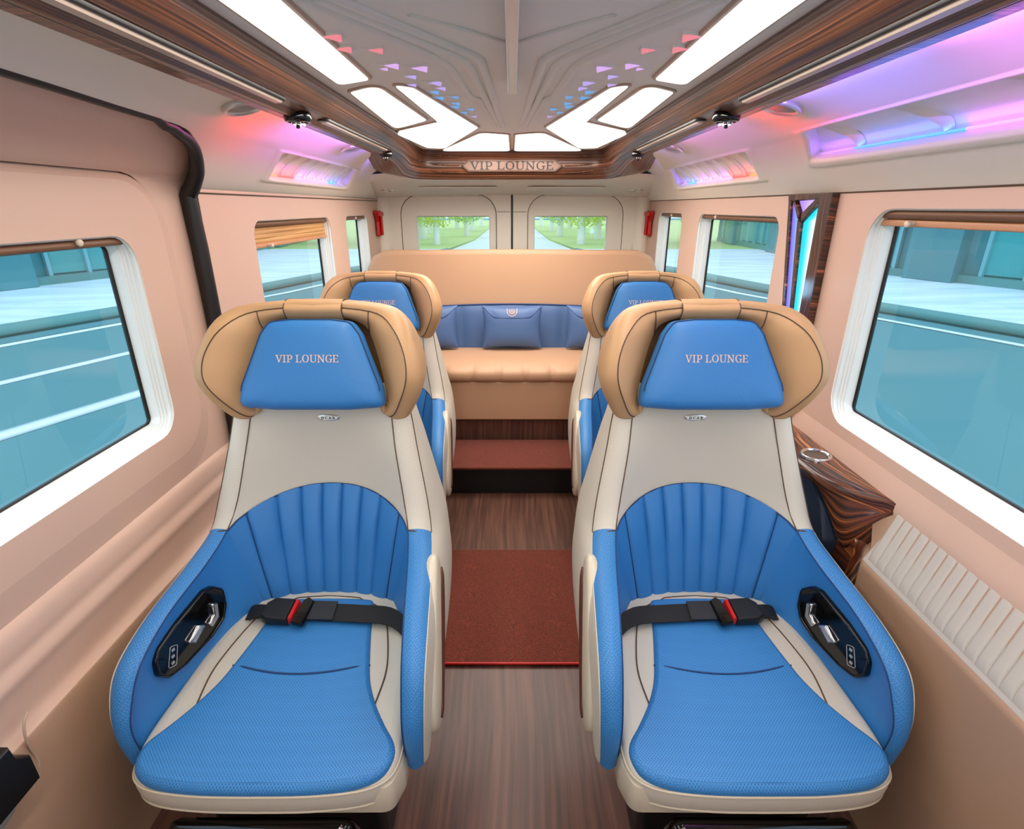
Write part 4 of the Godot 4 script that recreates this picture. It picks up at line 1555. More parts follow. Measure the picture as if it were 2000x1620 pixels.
func build_sofa() -> void:
	var t := thing("rear_sofa", "wide tan leather rear bench sofa with blue lower backrest", "sofa", V(0, 0, 0))
	# tall tan back
	var back := rp([Vector2(-0.90, 0.45), Vector2(0.90, 0.45), Vector2(0.90, 1.09), Vector2(0.862, 1.165), Vector2(0.775, 1.2), Vector2(0, 1.205), Vector2(-0.775, 1.2), Vector2(-0.862, 1.165), Vector2(-0.90, 1.09)], 0.07, 6)
	obj("backrest", slab(back, [[0.01, 0.05], [0, 0.06], [0, 0.10], [0.004, 0.108], [0.012, 0.114], [0.03, 0.117]], V(0, 0, 3.49), Vector3(1, 0, 0), Vector3(0, 0.998, -0.06), Vector3(0, 0.06, 0.998)), M.sofa, t)
	# blue lower back, upholstered in channels
	var rows := []
	for i in 15:
		var f := i / 14.0
		var row := PackedVector3Array()
		for j in 97:
			var x := lerpf(-0.86, 0.86, j / 96.0)
			var ytop := 0.886 - 0.045 * pow(absf(x) / 0.86, 2.0)
			var y := lerpf(0.56, ytop, f)
			var ch := fposmod(x + 0.105, 0.21) / 0.21
			var bulge := 0.022 * pow(maxf(0.0, 1.0 - pow(2.0 * ch - 1.0, 2.0)), 0.45) * pow(maxf(0.0, sin(PI * clampf(f * 0.9 + 0.1, 0, 1))), 0.4)
			row.append(V(x, y, 3.345 + f * 0.03 - bulge - 0.01))
		rows.append(row)
	var mb := MB.new()
	mb.grid(rows, Vector3(0, 0, 1))
	var trow := PackedVector3Array()
	for p in rows[14]:
		trow.append(p + V(0, 0, 0.045))
	mb.grid([rows[14], trow], Vector3.UP)
	obj("lumbar_panel", mb.mesh(), M.blue_dark, t)
	var pip := PackedVector3Array()
	for p in rows[14]:
		pip.append(p + Vector3(0, 0.002, 0.002))
	obj("piping", tube(pip, 0.004, 0.004, 6), M.stitch_blue, t)
	# seat with tufts along the front roll
	var sr := []
	var prof := [Vector2(3.36, 0.60), Vector2(3.30, 0.628), Vector2(3.2, 0.635), Vector2(3.1, 0.634), Vector2(3.0, 0.628), Vector2(2.94, 0.612), Vector2(2.90, 0.588), Vector2(2.892, 0.560), Vector2(2.90, 0.535), Vector2(2.93, 0.518), Vector2(2.98, 0.512)]
	for k in 41:
		var q := crp(prof.map(func(p): return Vector3(p.x, p.y, 0)), k / 40.0 * 10.0)
		var row := PackedVector3Array()
		for j in 121:
			var x := lerpf(-0.90, 0.90, j / 120.0)
			var ch := absf(fposmod(x + 0.075, 0.15) / 0.15 - 0.5) * 2.0
			var fr := smoothstep(3.02, 2.92, q.x)
			var dent := 0.020 * pow(ch, 5.0) * fr * smoothstep(0.0, 1.0, (0.64 - q.y) / 0.06)
			row.append(V(x, q.y - dent * 0.3, q.x + dent))
		sr.append(row)
	var sm := MB.new()
	sm.grid(sr, Vector3(0, 1, 0.6))
	obj("seat_cushion", sm.mesh(), M.sofa, t)
	obj("seat_base", rbox(V(0, 0.405, 3.12), Vector3(1.80, 0.235, 0.40), 0.012), M.sofa, t)
	obj("seat_plinth", rbox(V(0, 0.15, 3.2), Vector3(1.80, 0.29, 0.38), 0.01), M.black, t)
	# three cushions
	for k in [-1, 0, 1]:
		var lab := "blue pillow with embroidered crest in the middle of the rear sofa"
		if k != 0:
			lab = "plain blue pillow on the rear sofa, half hidden by the %s rear seat" % ("left" if k < 0 else "right")
		var p := thing("throw_pillow", lab, "pillow", V(0.51 * k, 0.772, 3.235), "blue pillows on the rear sofa")
		var bs := Basis(Vector3(1, 0, 0), -0.12)
		var pb := MB.new()
		for face in [1.0, -1.0]:
			var pr := []
			for i in 25:
				var row := PackedVector3Array()
				for j in 25:
					var q := Vector2(sin(PI * 0.5 * (i / 12.0 - 1.0)), sin(PI * 0.5 * (j / 12.0 - 1.0)))
					row.append(pillow_at(q.x, q.y, face, bs))
				pr.append(row)
			pb.grid(pr, bs.z * face)
		obj("pillow_body", pb.mesh(), M.blue_dark, p)
		var fl := PackedVector3Array()
		for q in [Vector2(-0.172, 0.115), Vector2(-0.125, 0.072), Vector2(-0.09, 0.062), Vector2(0, 0.061), Vector2(0.09, 0.062), Vector2(0.125, 0.072), Vector2(0.172, 0.115)]:
			fl.append(pillow_at(q.x / 0.182, q.y / 0.130, 1.0, bs))
		var fs := []
		for v in fl:
			fs.append(v)
		obj("flap_seam", tube(cr(fs, 24), 0.0025, 0.0025, 6), M.stitch_blue, p)
		if k == 0:
			var cr1 := MB.new()
			for u in [[0.029, 0.036], [0.017, 0.022]]:
				var pts := []
				for q in [Vector2(-1, 1), Vector2(-1, 0.2), Vector2(-0.75, -0.5), Vector2(0, -0.95), Vector2(0.75, -0.5), Vector2(1, 0.2), Vector2(1, 1)]:
					pts.append(bs.x * q.x * u[0] + bs.y * (0.088 + q.y * u[1] * 0.62 + (0.004 if u[0] < 0.02 else 0.0)) + bs.z * pillow_at(0, (0.088 + q.y * u[1] * 0.62) / 0.120, 1.0, Basis.IDENTITY).z)
				tube_to(cr1, cr(pts, 18), 0.003 if u[0] > 0.02 else 0.002, 0.002, 5, bs.z)
			for yy in [0.104, 0.097, 0.090, 0.083]:
				tube_to(cr1, PackedVector3Array([bs.x * -0.014 + bs.y * yy + bs.z * pillow_at(0, yy / 0.120, 1.0, Basis.IDENTITY).z, bs.x * 0.014 + bs.y * yy + bs.z * pillow_at(0, yy / 0.120, 1.0, Basis.IDENTITY).z]), 0.0024, 0.002, 5, bs.z)
			obj("crest", cr1.mesh(), M.gold_thread, p)

func pillow_at(u: float, v: float, face: float, bs: Basis) -> Vector3:
	var x := u * (0.182 - 0.012 * (1.0 - v * v))
	var y := v * (0.130 - 0.010 * (1.0 - u * u))
	var z := 0.056 * pow(maxf(0.0, (1.0 - pow(absf(u), 3.2)) * (1.0 - pow(absf(v), 3.2))), 0.55)
	# creases running in from the upper corners
	z -= 0.004 * exp(-pow((absf(u) - 0.55 - 0.5 * (v - 0.45)) / 0.07, 2.0)) * smoothstep(0.2, 0.6, v) * (1.0 - pow(absf(u), 6.0))
	return bs.x * x + bs.y * y + bs.z * (z * face)

# ------------------------------------------------------------------ seats
var sgn := 1.0                 # +1: the aisle is to the right of the seat

func S(u: float, y: float, d: float) -> Vector3:
	return Vector3(u * sgn, y, 1.0 - d)

# inner seam, outer seam and rear edge of the shell, from the headrest down the arms
const SK := [[.170, 1.02, 1.31], [.181, .947, 1.286], [.192, .866, 1.251], [.213, .749, 1.207], [.2275, .69, 1.161], [.24, .654, 1.074], [.2553, .625, .934], [.265, .580, .837], [.2686, .520, .792], [.270, .463, .775], [.270, .36, .79]]
const OK := [[.215, 1.02, 1.31], [.231, .943, 1.296], [.245, .866, 1.27], [.271, .74, 1.222], [.284, .672, 1.178], [.297, .640, 1.074], [.308, .613, .934], [.3137, .578, .838], [.3143, .525, .797], [.312, .45, .782], [.306, .36, .79]]
const RK := [[.20, 1.02, 1.40], [.222, .94, 1.40], [.245, .866, 1.395], [.275, .74, 1.39], [.295, .66, 1.38], [.306, .58, 1.36], [.312, .50, 1.34], [.312, .42, 1.28], [.310, .37, 1.15], [.306, .345, 1.0], [.296, .335, .86]]
const BK := [[.0, 0, 0], [.0, 0, 0], [.0, 0, 0], [.0, 0, 0], [.165, .44, 1.165], [.212, .42, 1.06], [.246, .41, .93], [.258, .40, .845], [.264, .39, .805], [.267, .38, .79], [.268, .345, .80]]

func kv(k: Array) -> Array:
	var o := []
	for e in k:
		o.append(S(e[0], e[1], e[2]))
	return o

func kvm(k: Array) -> Array:
	var o := []
	for e in k:
		o.append(S(-e[0], e[1], e[2]))
	return o

func seam_u(y: float) -> float:
	return lerp_tab([[.60, .243], [.69, .2275], [.749, .213], [.866, .192], [.947, .181], [1.03, .168]], y)

func seam_d(y: float) -> float:
	return lerp_tab([[.60, 1.08], [.69, 1.161], [.749, 1.207], [.866, 1.251], [.947, 1.286], [1.03, 1.315]], y)

func mid_d(y: float) -> float:
	return lerp_tab([[.45, 1.18], [.483, 1.19], [.60, 1.243], [.69, 1.283], [.748, 1.303], [.85, 1.309], [.94, 1.303], [1.03, 1.30]], y)

func back_pt(s: float, y: float) -> Vector3:
	var u := s * seam_u(y)
	var d := mid_d(y) - (mid_d(y) - seam_d(y)) * pow(absf(s), 2.4)
	return S(u, y, d)

func arch_y(s: float) -> float:
	return 0.688 + 0.060 * pow(maxf(0.0, 1.0 - s * s), 0.62)

func fan_pt(s: float, r: float) -> Vector3:
	var t := back_pt(s, arch_y(s))
	var b := S(.165 * s, .44, 1.188 - .03 * s * s)
	var p := t.lerp(b, r)
	p.z += 0.010 * sin(PI * r) * (1.0 - s * s)
	return p

func build_seats() -> void:
	sgn = 1.0
	var fl := make_seat("blue and cream captain seat with winged headrest, left of the aisle, nearest the camera")
	fl.position = V(-0.49, 0, 1.0)
	sgn = -1.0
	var fr := make_seat("blue and cream captain seat with winged headrest, right of the aisle, nearest the camera")
	fr.position = V(0.49, 0, 1.0)
	var rl: Node3D = fl.duplicate()
	rl.name = numbered("captain_seat")
	add_child(rl)
	rl.position = V(-0.592, -0.055, 2.15)
	rl.set_meta("label", "second captain seat on the left, behind the front left seat")
	var rr: Node3D = fr.duplicate()
	rr.name = numbered("captain_seat")
	add_child(rr)
	rr.position = V(0.592, -0.055, 2.15)
	rr.set_meta("label", "second captain seat on the right, behind the front right seat")
	for sg in [-1.0, 1.0]:
		var r := thing("seat_rail", "black floor rails under the front %s captain seat" % ("left" if sg < 0 else "right"), "rail")
		for u in [-0.17, 0.17]:
			obj("rail", rbox(V(sg * 0.49 + u, 0.0275, 1.0), Vector3(0.05, 0.055, 0.62), 0.006), M.black, r)

func make_seat(label: String) -> Node3D:
	var t := thing("captain_seat", label, "seat", Vector3.ZERO, "captain seats")
	var fwd := Vector3(0, 0.3, 1)
	# --- backrest, cream, with arched lower edge
	var mb := MB.new()
	var rows := []
	for i in 17:
		var row := PackedVector3Array()
		for j in 49:
			var s := j / 24.0 - 1.0
			var y := lerpf(arch_y(s), 1.03, i / 16.0)
			row.append(back_pt(s, y))
		rows.append(row)
	mb.grid(rows, fwd)
	obj("backrest", mb.mesh(), M.cream, t)
	# --- pleated blue lumbar fan
	var fb := [-1.0, -0.89, -0.64, -0.385, -0.128, 0.128, 0.385, 0.64, 0.89, 1.0]
	for q in fb.size() - 1:
		var m2 := MB.new()
		var rr := []
		for i in 15:
			var row := PackedVector3Array()
			var r := i / 14.0
			for j in 11:
				var f := j / 10.0
				var s := lerpf(fb[q], fb[q + 1], f)
				var amp := 0.015 if q > 0 and q < fb.size() - 2 else 0.005
				var h := amp * pow(maxf(0.0, 1.0 - pow(2.0 * f - 1.0, 2.0)), 0.5) * (0.55 + 0.45 * sin(PI * minf(1.0, r * 1.6 + 0.12)))
				row.append(fan_pt(s, r) + Vector3(0, 0.35, 1).normalized() * h)
			rr.append(row)
		m2.grid(rr, fwd)
		obj("pleat", m2.mesh(), M.blue, t)
	var ap := PackedVector3Array()
	for j in 41:
		ap.append(fan_pt(j / 20.0 - 1.0, 0.0) + Vector3(0, 0.0, 0.003))
	obj("arch_piping", tube(ap, 0.0020, 0.0020, 6, Vector3(0, 0, 1)), M.stitch_blue, t)
	for sd in [-0.89, 0.89]:
		var fp := PackedVector3Array()
		for i in 15:
			fp.append(fan_pt(sd, i / 14.0) + Vector3(0, 0.0006, 0.0015))
		obj("seam", tube(fp, 0.0015, 0.0015, 5, Vector3(0, 0, 1)), M.stitch_blue, t)
	# --- side bolsters, arms, shell: both sides
	for side in [-1.0, 1.0]:
		var aisle: bool = side > 0
		var sk := kv(SK) if aisle else kvm(SK)
		var ok := kv(OK) if aisle else kvm(OK)
		var rk := kv(RK) if aisle else kvm(RK)
		var bk := kv(BK) if aisle else kvm(BK)
		var outw := Vector3(side * sgn, 0, 0)
		for part in [["bolster", 0.0, 4.0, 16, M.cream_perf], ["armrest_roll", 4.0, 10.0, 44, M.blue_perf]]:
			var rows2 := []
			for i in int(part[3]) + 1:
				var tt := lerpf(part[1], part[2], float(i) / part[3])
				var a := crp(sk, tt)
				var b := crp(ok, tt)
				var tan := (crp(sk, minf(10.0, tt + 0.05)) - crp(sk, maxf(0.0, tt - 0.05))).normalized()
				var nn := tan.cross(b - a).normalized()
				if nn.dot(Vector3(0, 0.6, 1)) < 0:
					nn = -nn
				var row := PackedVector3Array()
				for k in 10:
					var q := k / 9.0
					row.append(a.lerp(b, q) + nn * (0.013 * pow(sin(PI * q), 0.75)))
				rows2.append(row)
			var m3 := MB.new()
			m3.grid(rows2, Vector3(0, 0.6, 1))
			obj(part[0], m3.mesh(), part[4], t)
		# inner face of the arm
		var ri := []
		for i in 15:
			var f := i / 14.0
			var row := PackedVector3Array()
			for k in 37:
				var tt := lerpf(4.0, 10.0, k / 36.0)
				var a := crp(sk, tt)
				var b := crp(bk, maxf(4.0, tt))
				if tt < 5.0:
					b = bk[4].lerp(bk[5], tt - 4.0)
				var p := a.lerp(b, f)
				p += outw * (0.010 * sin(PI * f)) * smoothstep(4.0, 5.0, tt)
				if tt < 5.0:
					p = p.lerp(fan_pt(side, f * 0.98), 1.0 - smoothstep(4.0, 4.6, tt))
				row.append(p)
			ri.append(row)
		var m4 := MB.new()
		m4.grid(ri, -outw + Vector3(0, 0.3, 0.3))
		obj("armrest_face", m4.mesh(), M.blue, t)
		# outer shell
		var ro := []
		for i in 9:
			var f := i / 8.0
			var row := PackedVector3Array()
			for k in 51:
				var tt := k / 5.0
				row.append(crp(ok, tt).lerp(crp(rk, tt), f) + outw * (0.010 * pow(sin(PI * f), 0.8)))
			ro.append(row)
		var m5 := MB.new()
		m5.grid(ro, outw)
		obj("side_shell", m5.mesh(), M.cream, t)
		# seams
		for q in [[sk, 0.0, 4.0, M.stitch_dark], [ok, 0.0, 4.0, M.stitch_dark], [sk, 4.0, 9.9, M.stitch_blue], [ok, 4.0, 9.9, M.plastic_cream]]:
			var pp := PackedVector3Array()
			for i in 41:
				pp.append(crp(q[0], lerpf(q[1], q[2], i / 40.0)) + Vector3(0, 0.0008, 0.0012))
			obj("seam", tube(pp, 0.0015, 0.0015, 5, Vector3(0.2, 0.3, 1)), q[3], t)
		var xp := PackedVector3Array()
		for k in 10:
			var q := k / 9.0
			xp.append(crp(sk, 4.0).lerp(crp(ok, 4.0), q) + Vector3(0, 0.5, 1).normalized() * (0.013 * pow(sin(PI * q), 0.75) + 0.0005))
		obj("seam", tube(xp, 0.002, 0.002, 5, Vector3(0, 0, 1)), M.stitch_dark, t)
		# oval cover with a slit
		if not aisle:
			continue
		var cx := Vector3(-side * sgn * 0.06, 0.68, -0.73).normalized()
		var cy := Vector3(0, 0.73, 0.68).normalized()
		var oo := S(side * 0.305, 0.500, 0.995)
		var cap := PackedVector2Array()
		for k in 40:
			var an := TAU * k / 40
			cap.append(Vector2(signf(cos(an)) * pow(absf(cos(an)), 0.8) * 0.195, signf(sin(an)) * pow(absf(sin(an)), 0.75) * 0.085))
		obj("side_cover", pad(cap, [[0.0, -0.02], [0.9, -0.02], [1.0, -0.01], [1.0, 0.006], [0.97, 0.012], [0.9, 0.016], [0.7, 0.020], [0.4, 0.022], [0.0, 0.0225]], oo, cx, cy, outw), M.plastic_cream, t)
		var sl := PackedVector2Array()
		for k in 28:
			var an := TAU * k / 28
			sl.append(Vector2(cos(an) * 0.165, sin(an) * 0.030 * (1.0 + 0.4 * cos(an))))
		obj("cover_slit", pad(sl, [[0.0, 0.016], [1.0, 0.016], [1.0, 0.0215], [0.92, 0.024], [0.0, 0.024]], oo, cx, cy, outw), M.slit, t)
	# --- back panel
	var rb := []
	for i in 15:
		var tt := i / 14.0 * 7.0
		var a := crp(kvm(RK), tt)
		var b := crp(kv(RK), tt)
		var row := PackedVector3Array()
		for j in 13:
			var q := j / 12.0
			row.append(a.lerp(b, q) - Vector3(0, 0, 0.035 * sin(PI * q)))
		rb.append(row)
	var m6 := MB.new()
	m6.grid(rb, Vector3(0, 0, -1))
	obj("back_shell", m6.mesh(), M.cream, t)
	make_cushion(t)
	make_headrest(t)
	make_belt(t)
	make_controls(t)
	# --- pedestal and leg rest
	obj("cushion_skirt", slab(rp([Vector2(-0.08, 0.706), Vector2(0.255, 0.708), Vector2(0.272, 0.76), Vector2(0.28, 1.12), Vector2(-0.27, 1.12), Vector2(-0.262, 0.80)], 0.03), [[0.012, 0.0], [0.0, 0.012], [0.0, 0.055], [0.004, 0.075]], S(0, 0.322, 0), Vector3(sgn, 0, 0), Vector3(0, 0, -1), Vector3.UP), M.plastic_cream, t)
	obj("pedestal", rbox(S(0, 0.19, 1.0), Vector3(0.40, 0.27, 0.36), 0.02), M.black, t)
	var lr := rp([Vector2(-0.19, 0), Vector2(0.175, 0), Vector2(0.185, 0.05), Vector2(0.16, 0.24), Vector2(-0.16, 0.24), Vector2(-0.195, 0.05)], 0.03)
	obj("leg_rest", slab(lr, [[0.012, 0.0], [0.0, 0.010], [0.0, 0.022], [0.010, 0.034]], S(0, 0.320, 0.712), Vector3(sgn, 0, 0), Vector3(0, -0.97, -0.24).normalized(), Vector3(0, -0.24, 0.97).normalized()), M.black_gloss, t)
	obj("rest_hinge", tube(PackedVector3Array([S(0.15, 0.315, 0.69), S(0.168, 0.30, 0.688), S(0.178, 0.26, 0.69)]), 0.006, 0.006, 8), M.chrome, t)
	return t

func cush_y(u: float, d: float) -> float:
	return 0.452 + (d - 0.95) * 0.085 - 0.006 * pow(absf(u) / 0.25, 2.0)

func make_cushion(t: Node3D) -> void:
	var half := [Vector2(0, .686), Vector2(.10, .688), Vector2(.19, .698), Vector2(.238, .716), Vector2(.259, .745), Vector2(.264, .80), Vector2(.258, .88), Vector2(.245, 1.0), Vector2(.225, 1.10), Vector2(.195, 1.17), Vector2(.14, 1.195), Vector2(0, 1.20)]
	var body := sym(half, 44)
	var levels := [[0.02, -0.080], [0.006, -0.072], [0.0, -0.058], [-0.002, -0.038], [-0.001, -0.016], [0.002, -0.006], [0.006, 0.0], [0.015, 0.003], [0.025, 0.004]]
	var mb := MB.new()
	var rows := []
	var last := PackedVector2Array()
	for l in levels:
		var q := inset(body, l[0])
		var row := PackedVector3Array()
		for p in q:
			var dip := 0.014 * pow(clampf((0.78 - p.y) / 0.085, 0.0, 1.0), 1.5) if l[1] > -0.01 else 0.0
			row.append(S(p.x, cush_y(p.x, p.y) + l[1] - dip, p.y))
		rows.append(row)
		last = q
	mb.grid(rows, null, true)
	fill_sym(mb, rows[rows.size() - 1], Vector3.UP)
	fill_sym(mb, rows[0], Vector3.DOWN)
	var c := obj("seat_cushion", mb.mesh(), M.cream, t)
	# blue perforated top, T-shaped
	var ih := [Vector2(0, .6855), Vector2(.10, .6875), Vector2(.188, .698), Vector2(.235, .7165), Vector2(.254, .746), Vector2(.252, .778), Vector2(.226, .815), Vector2(.196, .862), Vector2(.172, .915), Vector2(.158, .97), Vector2(.142, 1.05), Vector2(.132, 1.11), Vector2(.125, 1.15), Vector2(.10, 1.162), Vector2(0, 1.165)]
	var ins := sym(ih, 56)
	rows = []
	for l in [[0.0005, -0.008], [0.0, -0.001], [0.0025, 0.005], [0.007, 0.009], [0.012, 0.011]]:
		var q := inset(ins, l[0])
		var row := PackedVector3Array()
		for p in q:
			var drop := 0.009 * pow(clampf((0.76 - p.y) / 0.065, 0.0, 1.0), 2.2)
			row.append(S(p.x, cush_y(p.x, p.y) + l[1] - drop, p.y))
		rows.append(row)
		last = q
	var m2 := MB.new()
	m2.grid(rows, Vector3.UP, true)
	fill_sym(m2, rows[rows.size() - 1], Vector3.UP)
	obj("seat_insert", m2.mesh(), M.blue_perf, t)
	# seams
	var sp := PackedVector3Array()
	for i in 21:
		var f := i / 10.0 - 1.0
		var u := f * 0.160
		var d := .958 - 0.032 * (1.0 - f * f)
		sp.append(S(u, cush_y(u, d) + 0.0122 - 0.008 * pow(absf(f), 8.0), d))
	obj("seam", tube(sp, 0.0022, 0.0018, 5), M.stitch_blue, c)
	var fp := PackedVector3Array()
	var edge := inset(body, 0.003)
	for i in edge.size():
		var p := edge[i]
		if p.y < 0.93:
			pass
	# front piping and lower welt follow the body outline round the front
	for q in [[-0.0005, -0.019, M.piping, 0.003], [0.003, -0.066, M.piping, 0.003]]:
		var e := inset(body, q[0])
		var lst := []
		for i in e.size():
			if e[i].y < 1.0:
				lst.append(e[i])
		lst.sort_custom(func(a, b): return outline_key(a) < outline_key(b))
		var pp := PackedVector3Array()
		for p in lst:
			pp.append(S(p.x, cush_y(p.x, p.y) + q[1], p.y))
		obj("piping", tube(pp, q[3], q[3], 6), q[2], c)
	for sd in [-1.0, 1.0]:
		var pp := PackedVector3Array()
		for p in cr([Vector3(.193, 0, .862), Vector3(.200, 0, .935), Vector3(.192, 0, 1.0), Vector3(.172, 0, 1.08), Vector3(.150, 0, 1.125), Vector3(.10, 0, 1.155), Vector3(0, 0, 1.165)], 30):
			var dd: float = p.z + (0.008 if p.x < 0.1 else 0.0)
			pp.append(S(sd * p.x, cush_y(p.x, dd) + 0.0045, dd))
		obj("seam", tube(pp, 0.0018, 0.0015, 5), M.stitch_dark, c)

func fill_sym(mb: MB, lr: PackedVector3Array, facing: Vector3) -> void:
	# fills a mirror-symmetric ring from side to side
	var fr := []
	for i in lr.size() / 2 + 1:
		var a := lr[i]
		var b := lr[(lr.size() - i) % lr.size()]
		var row := PackedVector3Array()
		for j in 13:
			row.append(a.lerp(b, j / 12.0) + facing * 0.002 * sin(PI * j / 12.0))
		fr.append(row)
	mb.grid(fr, facing)

func outline_key(p: Vector2) -> float:
	return atan2(p.x, -(p.y - 1.0))

func sym(half: Array, n: int) -> PackedVector2Array:
	var k := []
	for p in half:
		k.append(Vector3(p.x, p.y, 0))
	var o := PackedVector2Array()
	var c := cr(k, n)
	for p in c:
		o.append(Vector2(p.x, p.y))
	for i in range(c.size() - 2, 0, -1):
		o.append(Vector2(-c[i].x, c[i].y))
	return o

func make_headrest(t: Node3D) -> void:
	var L0 := [[0, 1.19, 1.345], [.07, 1.19, 1.345], [.118, 1.172, 1.345], [.136, 1.14, 1.338], [.150, 1.10, 1.325], [.158, 1.07, 1.315], [.165, 1.03, 1.308], [.168, 1.0, 1.303], [.163, .975, 1.300], [.15, .965, 1.300], [.135, 1.0, 1.302], [0, 1.01, 1.305]]
	var W := [[0, 1.221, 1.328], [.07, 1.219, 1.33], [.160, 1.207, 1.318], [.2080, 1.176, 1.268], [.233, 1.132, 1.236], [.2405, 1.093, 1.219], [.2366, 1.058, 1.2157], [.2205, 1.0165, 1.2305], [.195, .966, 1.263], [.172, .952, 1.285], [.150, .998, 1.296], [0, 1.005, 1.31]]
	var L2 := [[0, 1.235, 1.350], [.07, 1.233, 1.350], [.182, 1.223, 1.337], [.232, 1.194, 1.300], [.259, 1.141, 1.268], [.274, 1.088, 1.250], [.270, 1.046, 1.246], [.248, .992, 1.262], [.218, .944, 1.290], [.178, .940, 1.305], [.153, .990, 1.31], [0, 1.0, 1.32]]
	var L3 := [[0, 1.222, 1.42], [.07, 1.22, 1.42], [.172, 1.208, 1.41], [.222, 1.182, 1.385], [.254, 1.134, 1.36], [.268, 1.086, 1.345], [.264, 1.046, 1.34], [.244, .995, 1.345], [.212, .948, 1.36], [.168, .945, 1.37], [.15, .985, 1.375], [0, 1.0, 1.38]]
	var n := 44
	var loops := []
	for L in [L0, W, L2, L3]:
		loops.append(full_loop(L, n))
	var rows := []
	# recess edge -> pad -> seam
	var pad_rows := []
	for i in 7:
		var f := i / 6.0
		var row := PackedVector3Array()
		for k in loops[0].size():
			var p: Vector3 = loops[0][k].lerp(loops[1][k], f)
			p.z += 0.010 * sin(PI * f)
			row.append(p)
		pad_rows.append(row)
	var m0 := MB.new()
	m0.grid(pad_rows, Vector3(0, 0, 1), true)
	var hr := obj("headrest", m0.mesh(), M.tan, t)
	# rolled rim and back
	var cen := S(0, 1.10, 1.40)
	for i in 19:
		var f := i / 18.0
		var row := PackedVector3Array()
		for k in loops[0].size():
			var p: Vector3
			if f < 0.4:
				var g := f / 0.4
				p = loops[1][k].lerp(loops[2][k], g)
				var outd: Vector3 = (loops[2][k] - cen)
				outd.z = 0
				p += outd.normalized() * 0.006 * sin(PI * g) + Vector3(0, 0, 0.006 * sin(PI * g))
			elif f < 0.7:
				p = loops[2][k].lerp(loops[3][k], (f - 0.4) / 0.3)
				var outd: Vector3 = (p - cen)
				outd.z = 0
				p += outd.normalized() * 0.004 * sin(PI * (f - 0.4) / 0.3)
			else:
				var g := (f - 0.7) / 0.3
				var q := Vector3(cen.x, cen.y, cen.z - 0.045)
				p = loops[3][k].lerp(q, 1.0 - cos(g * PI / 2)) + Vector3(0, 0, -0.03 * sin(g * PI / 2))
			row.append(p)
		rows.append(row)
	var m1 := MB.new()
	m1.grid(rows, null, true)
	obj("headrest_rim", m1.mesh(), M.tan, t)
	var wl := PackedVector3Array()
	for p in loops[1]:
		wl.append(p + Vector3(0, 0, 0.001))
	wl.append(wl[0])
	obj("seam", tube(wl, 0.0015, 0.0015, 5, Vector3(0, 0, 1)), M.stitch_dark, hr)
	# vertical seams beside the pillow and the centre band
	for sd in [-1.0, 1.0]:
		var vp := PackedVector3Array()
		for i in 9:
			var f := i / 8.0
			var a := crp(loops_half(W, sd), 1.72)
			var b := crp(loops_half(L0, sd), 2.6)
			var p := a.lerp(b, f)
			p.z += 0.010 * sin(PI * f) + 0.001
			vp.append(p)
		obj("seam", tube(vp, 0.0015, 0.0015, 5, Vector3(0, 0, 1)), M.stitch_dark, hr)
	var br := []
	for i in 15:
		var f := i / 14.0
		var row := PackedVector3Array()
		for j in 7:
			var u := lerpf(-0.071, 0.071, j / 6.0)
			var p := crp([S(u, 1.186, 1.342), S(u, 1.206, 1.3265), S(u, 1.222, 1.325), S(u, 1.2365, 1.35), S(u, 1.231, 1.39), S(u, 1.219, 1.424)], f * 5.0)
			row.append(p + Vector3(0, -0.001, 0.001))
		br.append(row)
	var m2 := MB.new()
	m2.grid(br, Vector3(0, 1, 1))
	var bd := obj("centre_band", m2.mesh(), M.tan, t)
	for j in [0, 6]:
		var bp := PackedVector3Array()
		for i in 15:
			bp.append(br[i][j])
		obj("seam", tube(bp, 0.0015, 0.0015, 5, Vector3(1, 0, 0)), M.stitch_dark, bd)
	# blue pillow
	var ax := Vector3(sgn, 0, 0)
	var ay := Vector3(0, .192, -.066).normalized()
	var az := ax.cross(ay)
	if az.z < 0:
		az = -az
	var ol := rp([Vector2(-.181, -.112), Vector2(-.09, -.119), Vector2(.09, -.119), Vector2(.181, -.112), Vector2(.173, -.062), Vector2(.124, .068), Vector2(.102, .098), Vector2(.05, .104), Vector2(-.05, .104), Vector2(-.102, .098), Vector2(-.124, .068), Vector2(-.173, -.062)], 0.028, 5, 0.012)
	var o := S(0, 1.095, 1.283)
	var pl := obj("headrest_pillow", pad(ol, [[0.0, -0.03], [0.9, -0.03], [0.97, -0.022], [1.0, -0.006], [1.0, 0.004], [0.985, 0.014], [0.955, 0.022], [0.90, 0.029], [0.8, 0.034], [0.6, 0.0375], [0.3, 0.039], [0.0, 0.039]], o, ax, ay, az), M.blue, t)
	var pp := PackedVector3Array()
	for p in ol:
		if p.y > -0.075:
			pp.append(o + ax * p.x * 0.955 + ay * p.y * 0.955 + az * 0.0225)
	var lst := []
	for p in ol:
		if p.y > -0.08:
			lst.append(p)
	lst.sort_custom(func(a, b): return atan2(a.x, a.y + 0.2) < atan2(b.x, b.y + 0.2))
	pp = PackedVector3Array()
	for p in lst:
		pp.append(o + ax * p.x * 0.962 + ay * p.y * 0.962 + az * 0.0215)
	obj("seam", tube(pp, 0.0018, 0.0018, 5, az), M.stitch_blue, pl)
	var lt := obj("lettering", text_mesh("VIP LOUNGE", 0.150, 0.0024, "Droid Serif"), M.gold_thread, pl)
	lt.transform = Transform3D(Basis(Vector3(1, 0, 0), ay, Vector3(1, 0, 0).cross(ay)), o + az * 0.0385 + ay * 0.004 - ax * 0.0)
	# oval badge
	var bo := back_pt(0.0, 0.940) + Vector3(0.013 * sgn, 0, 0.0005)
	var ov := PackedVector2Array()
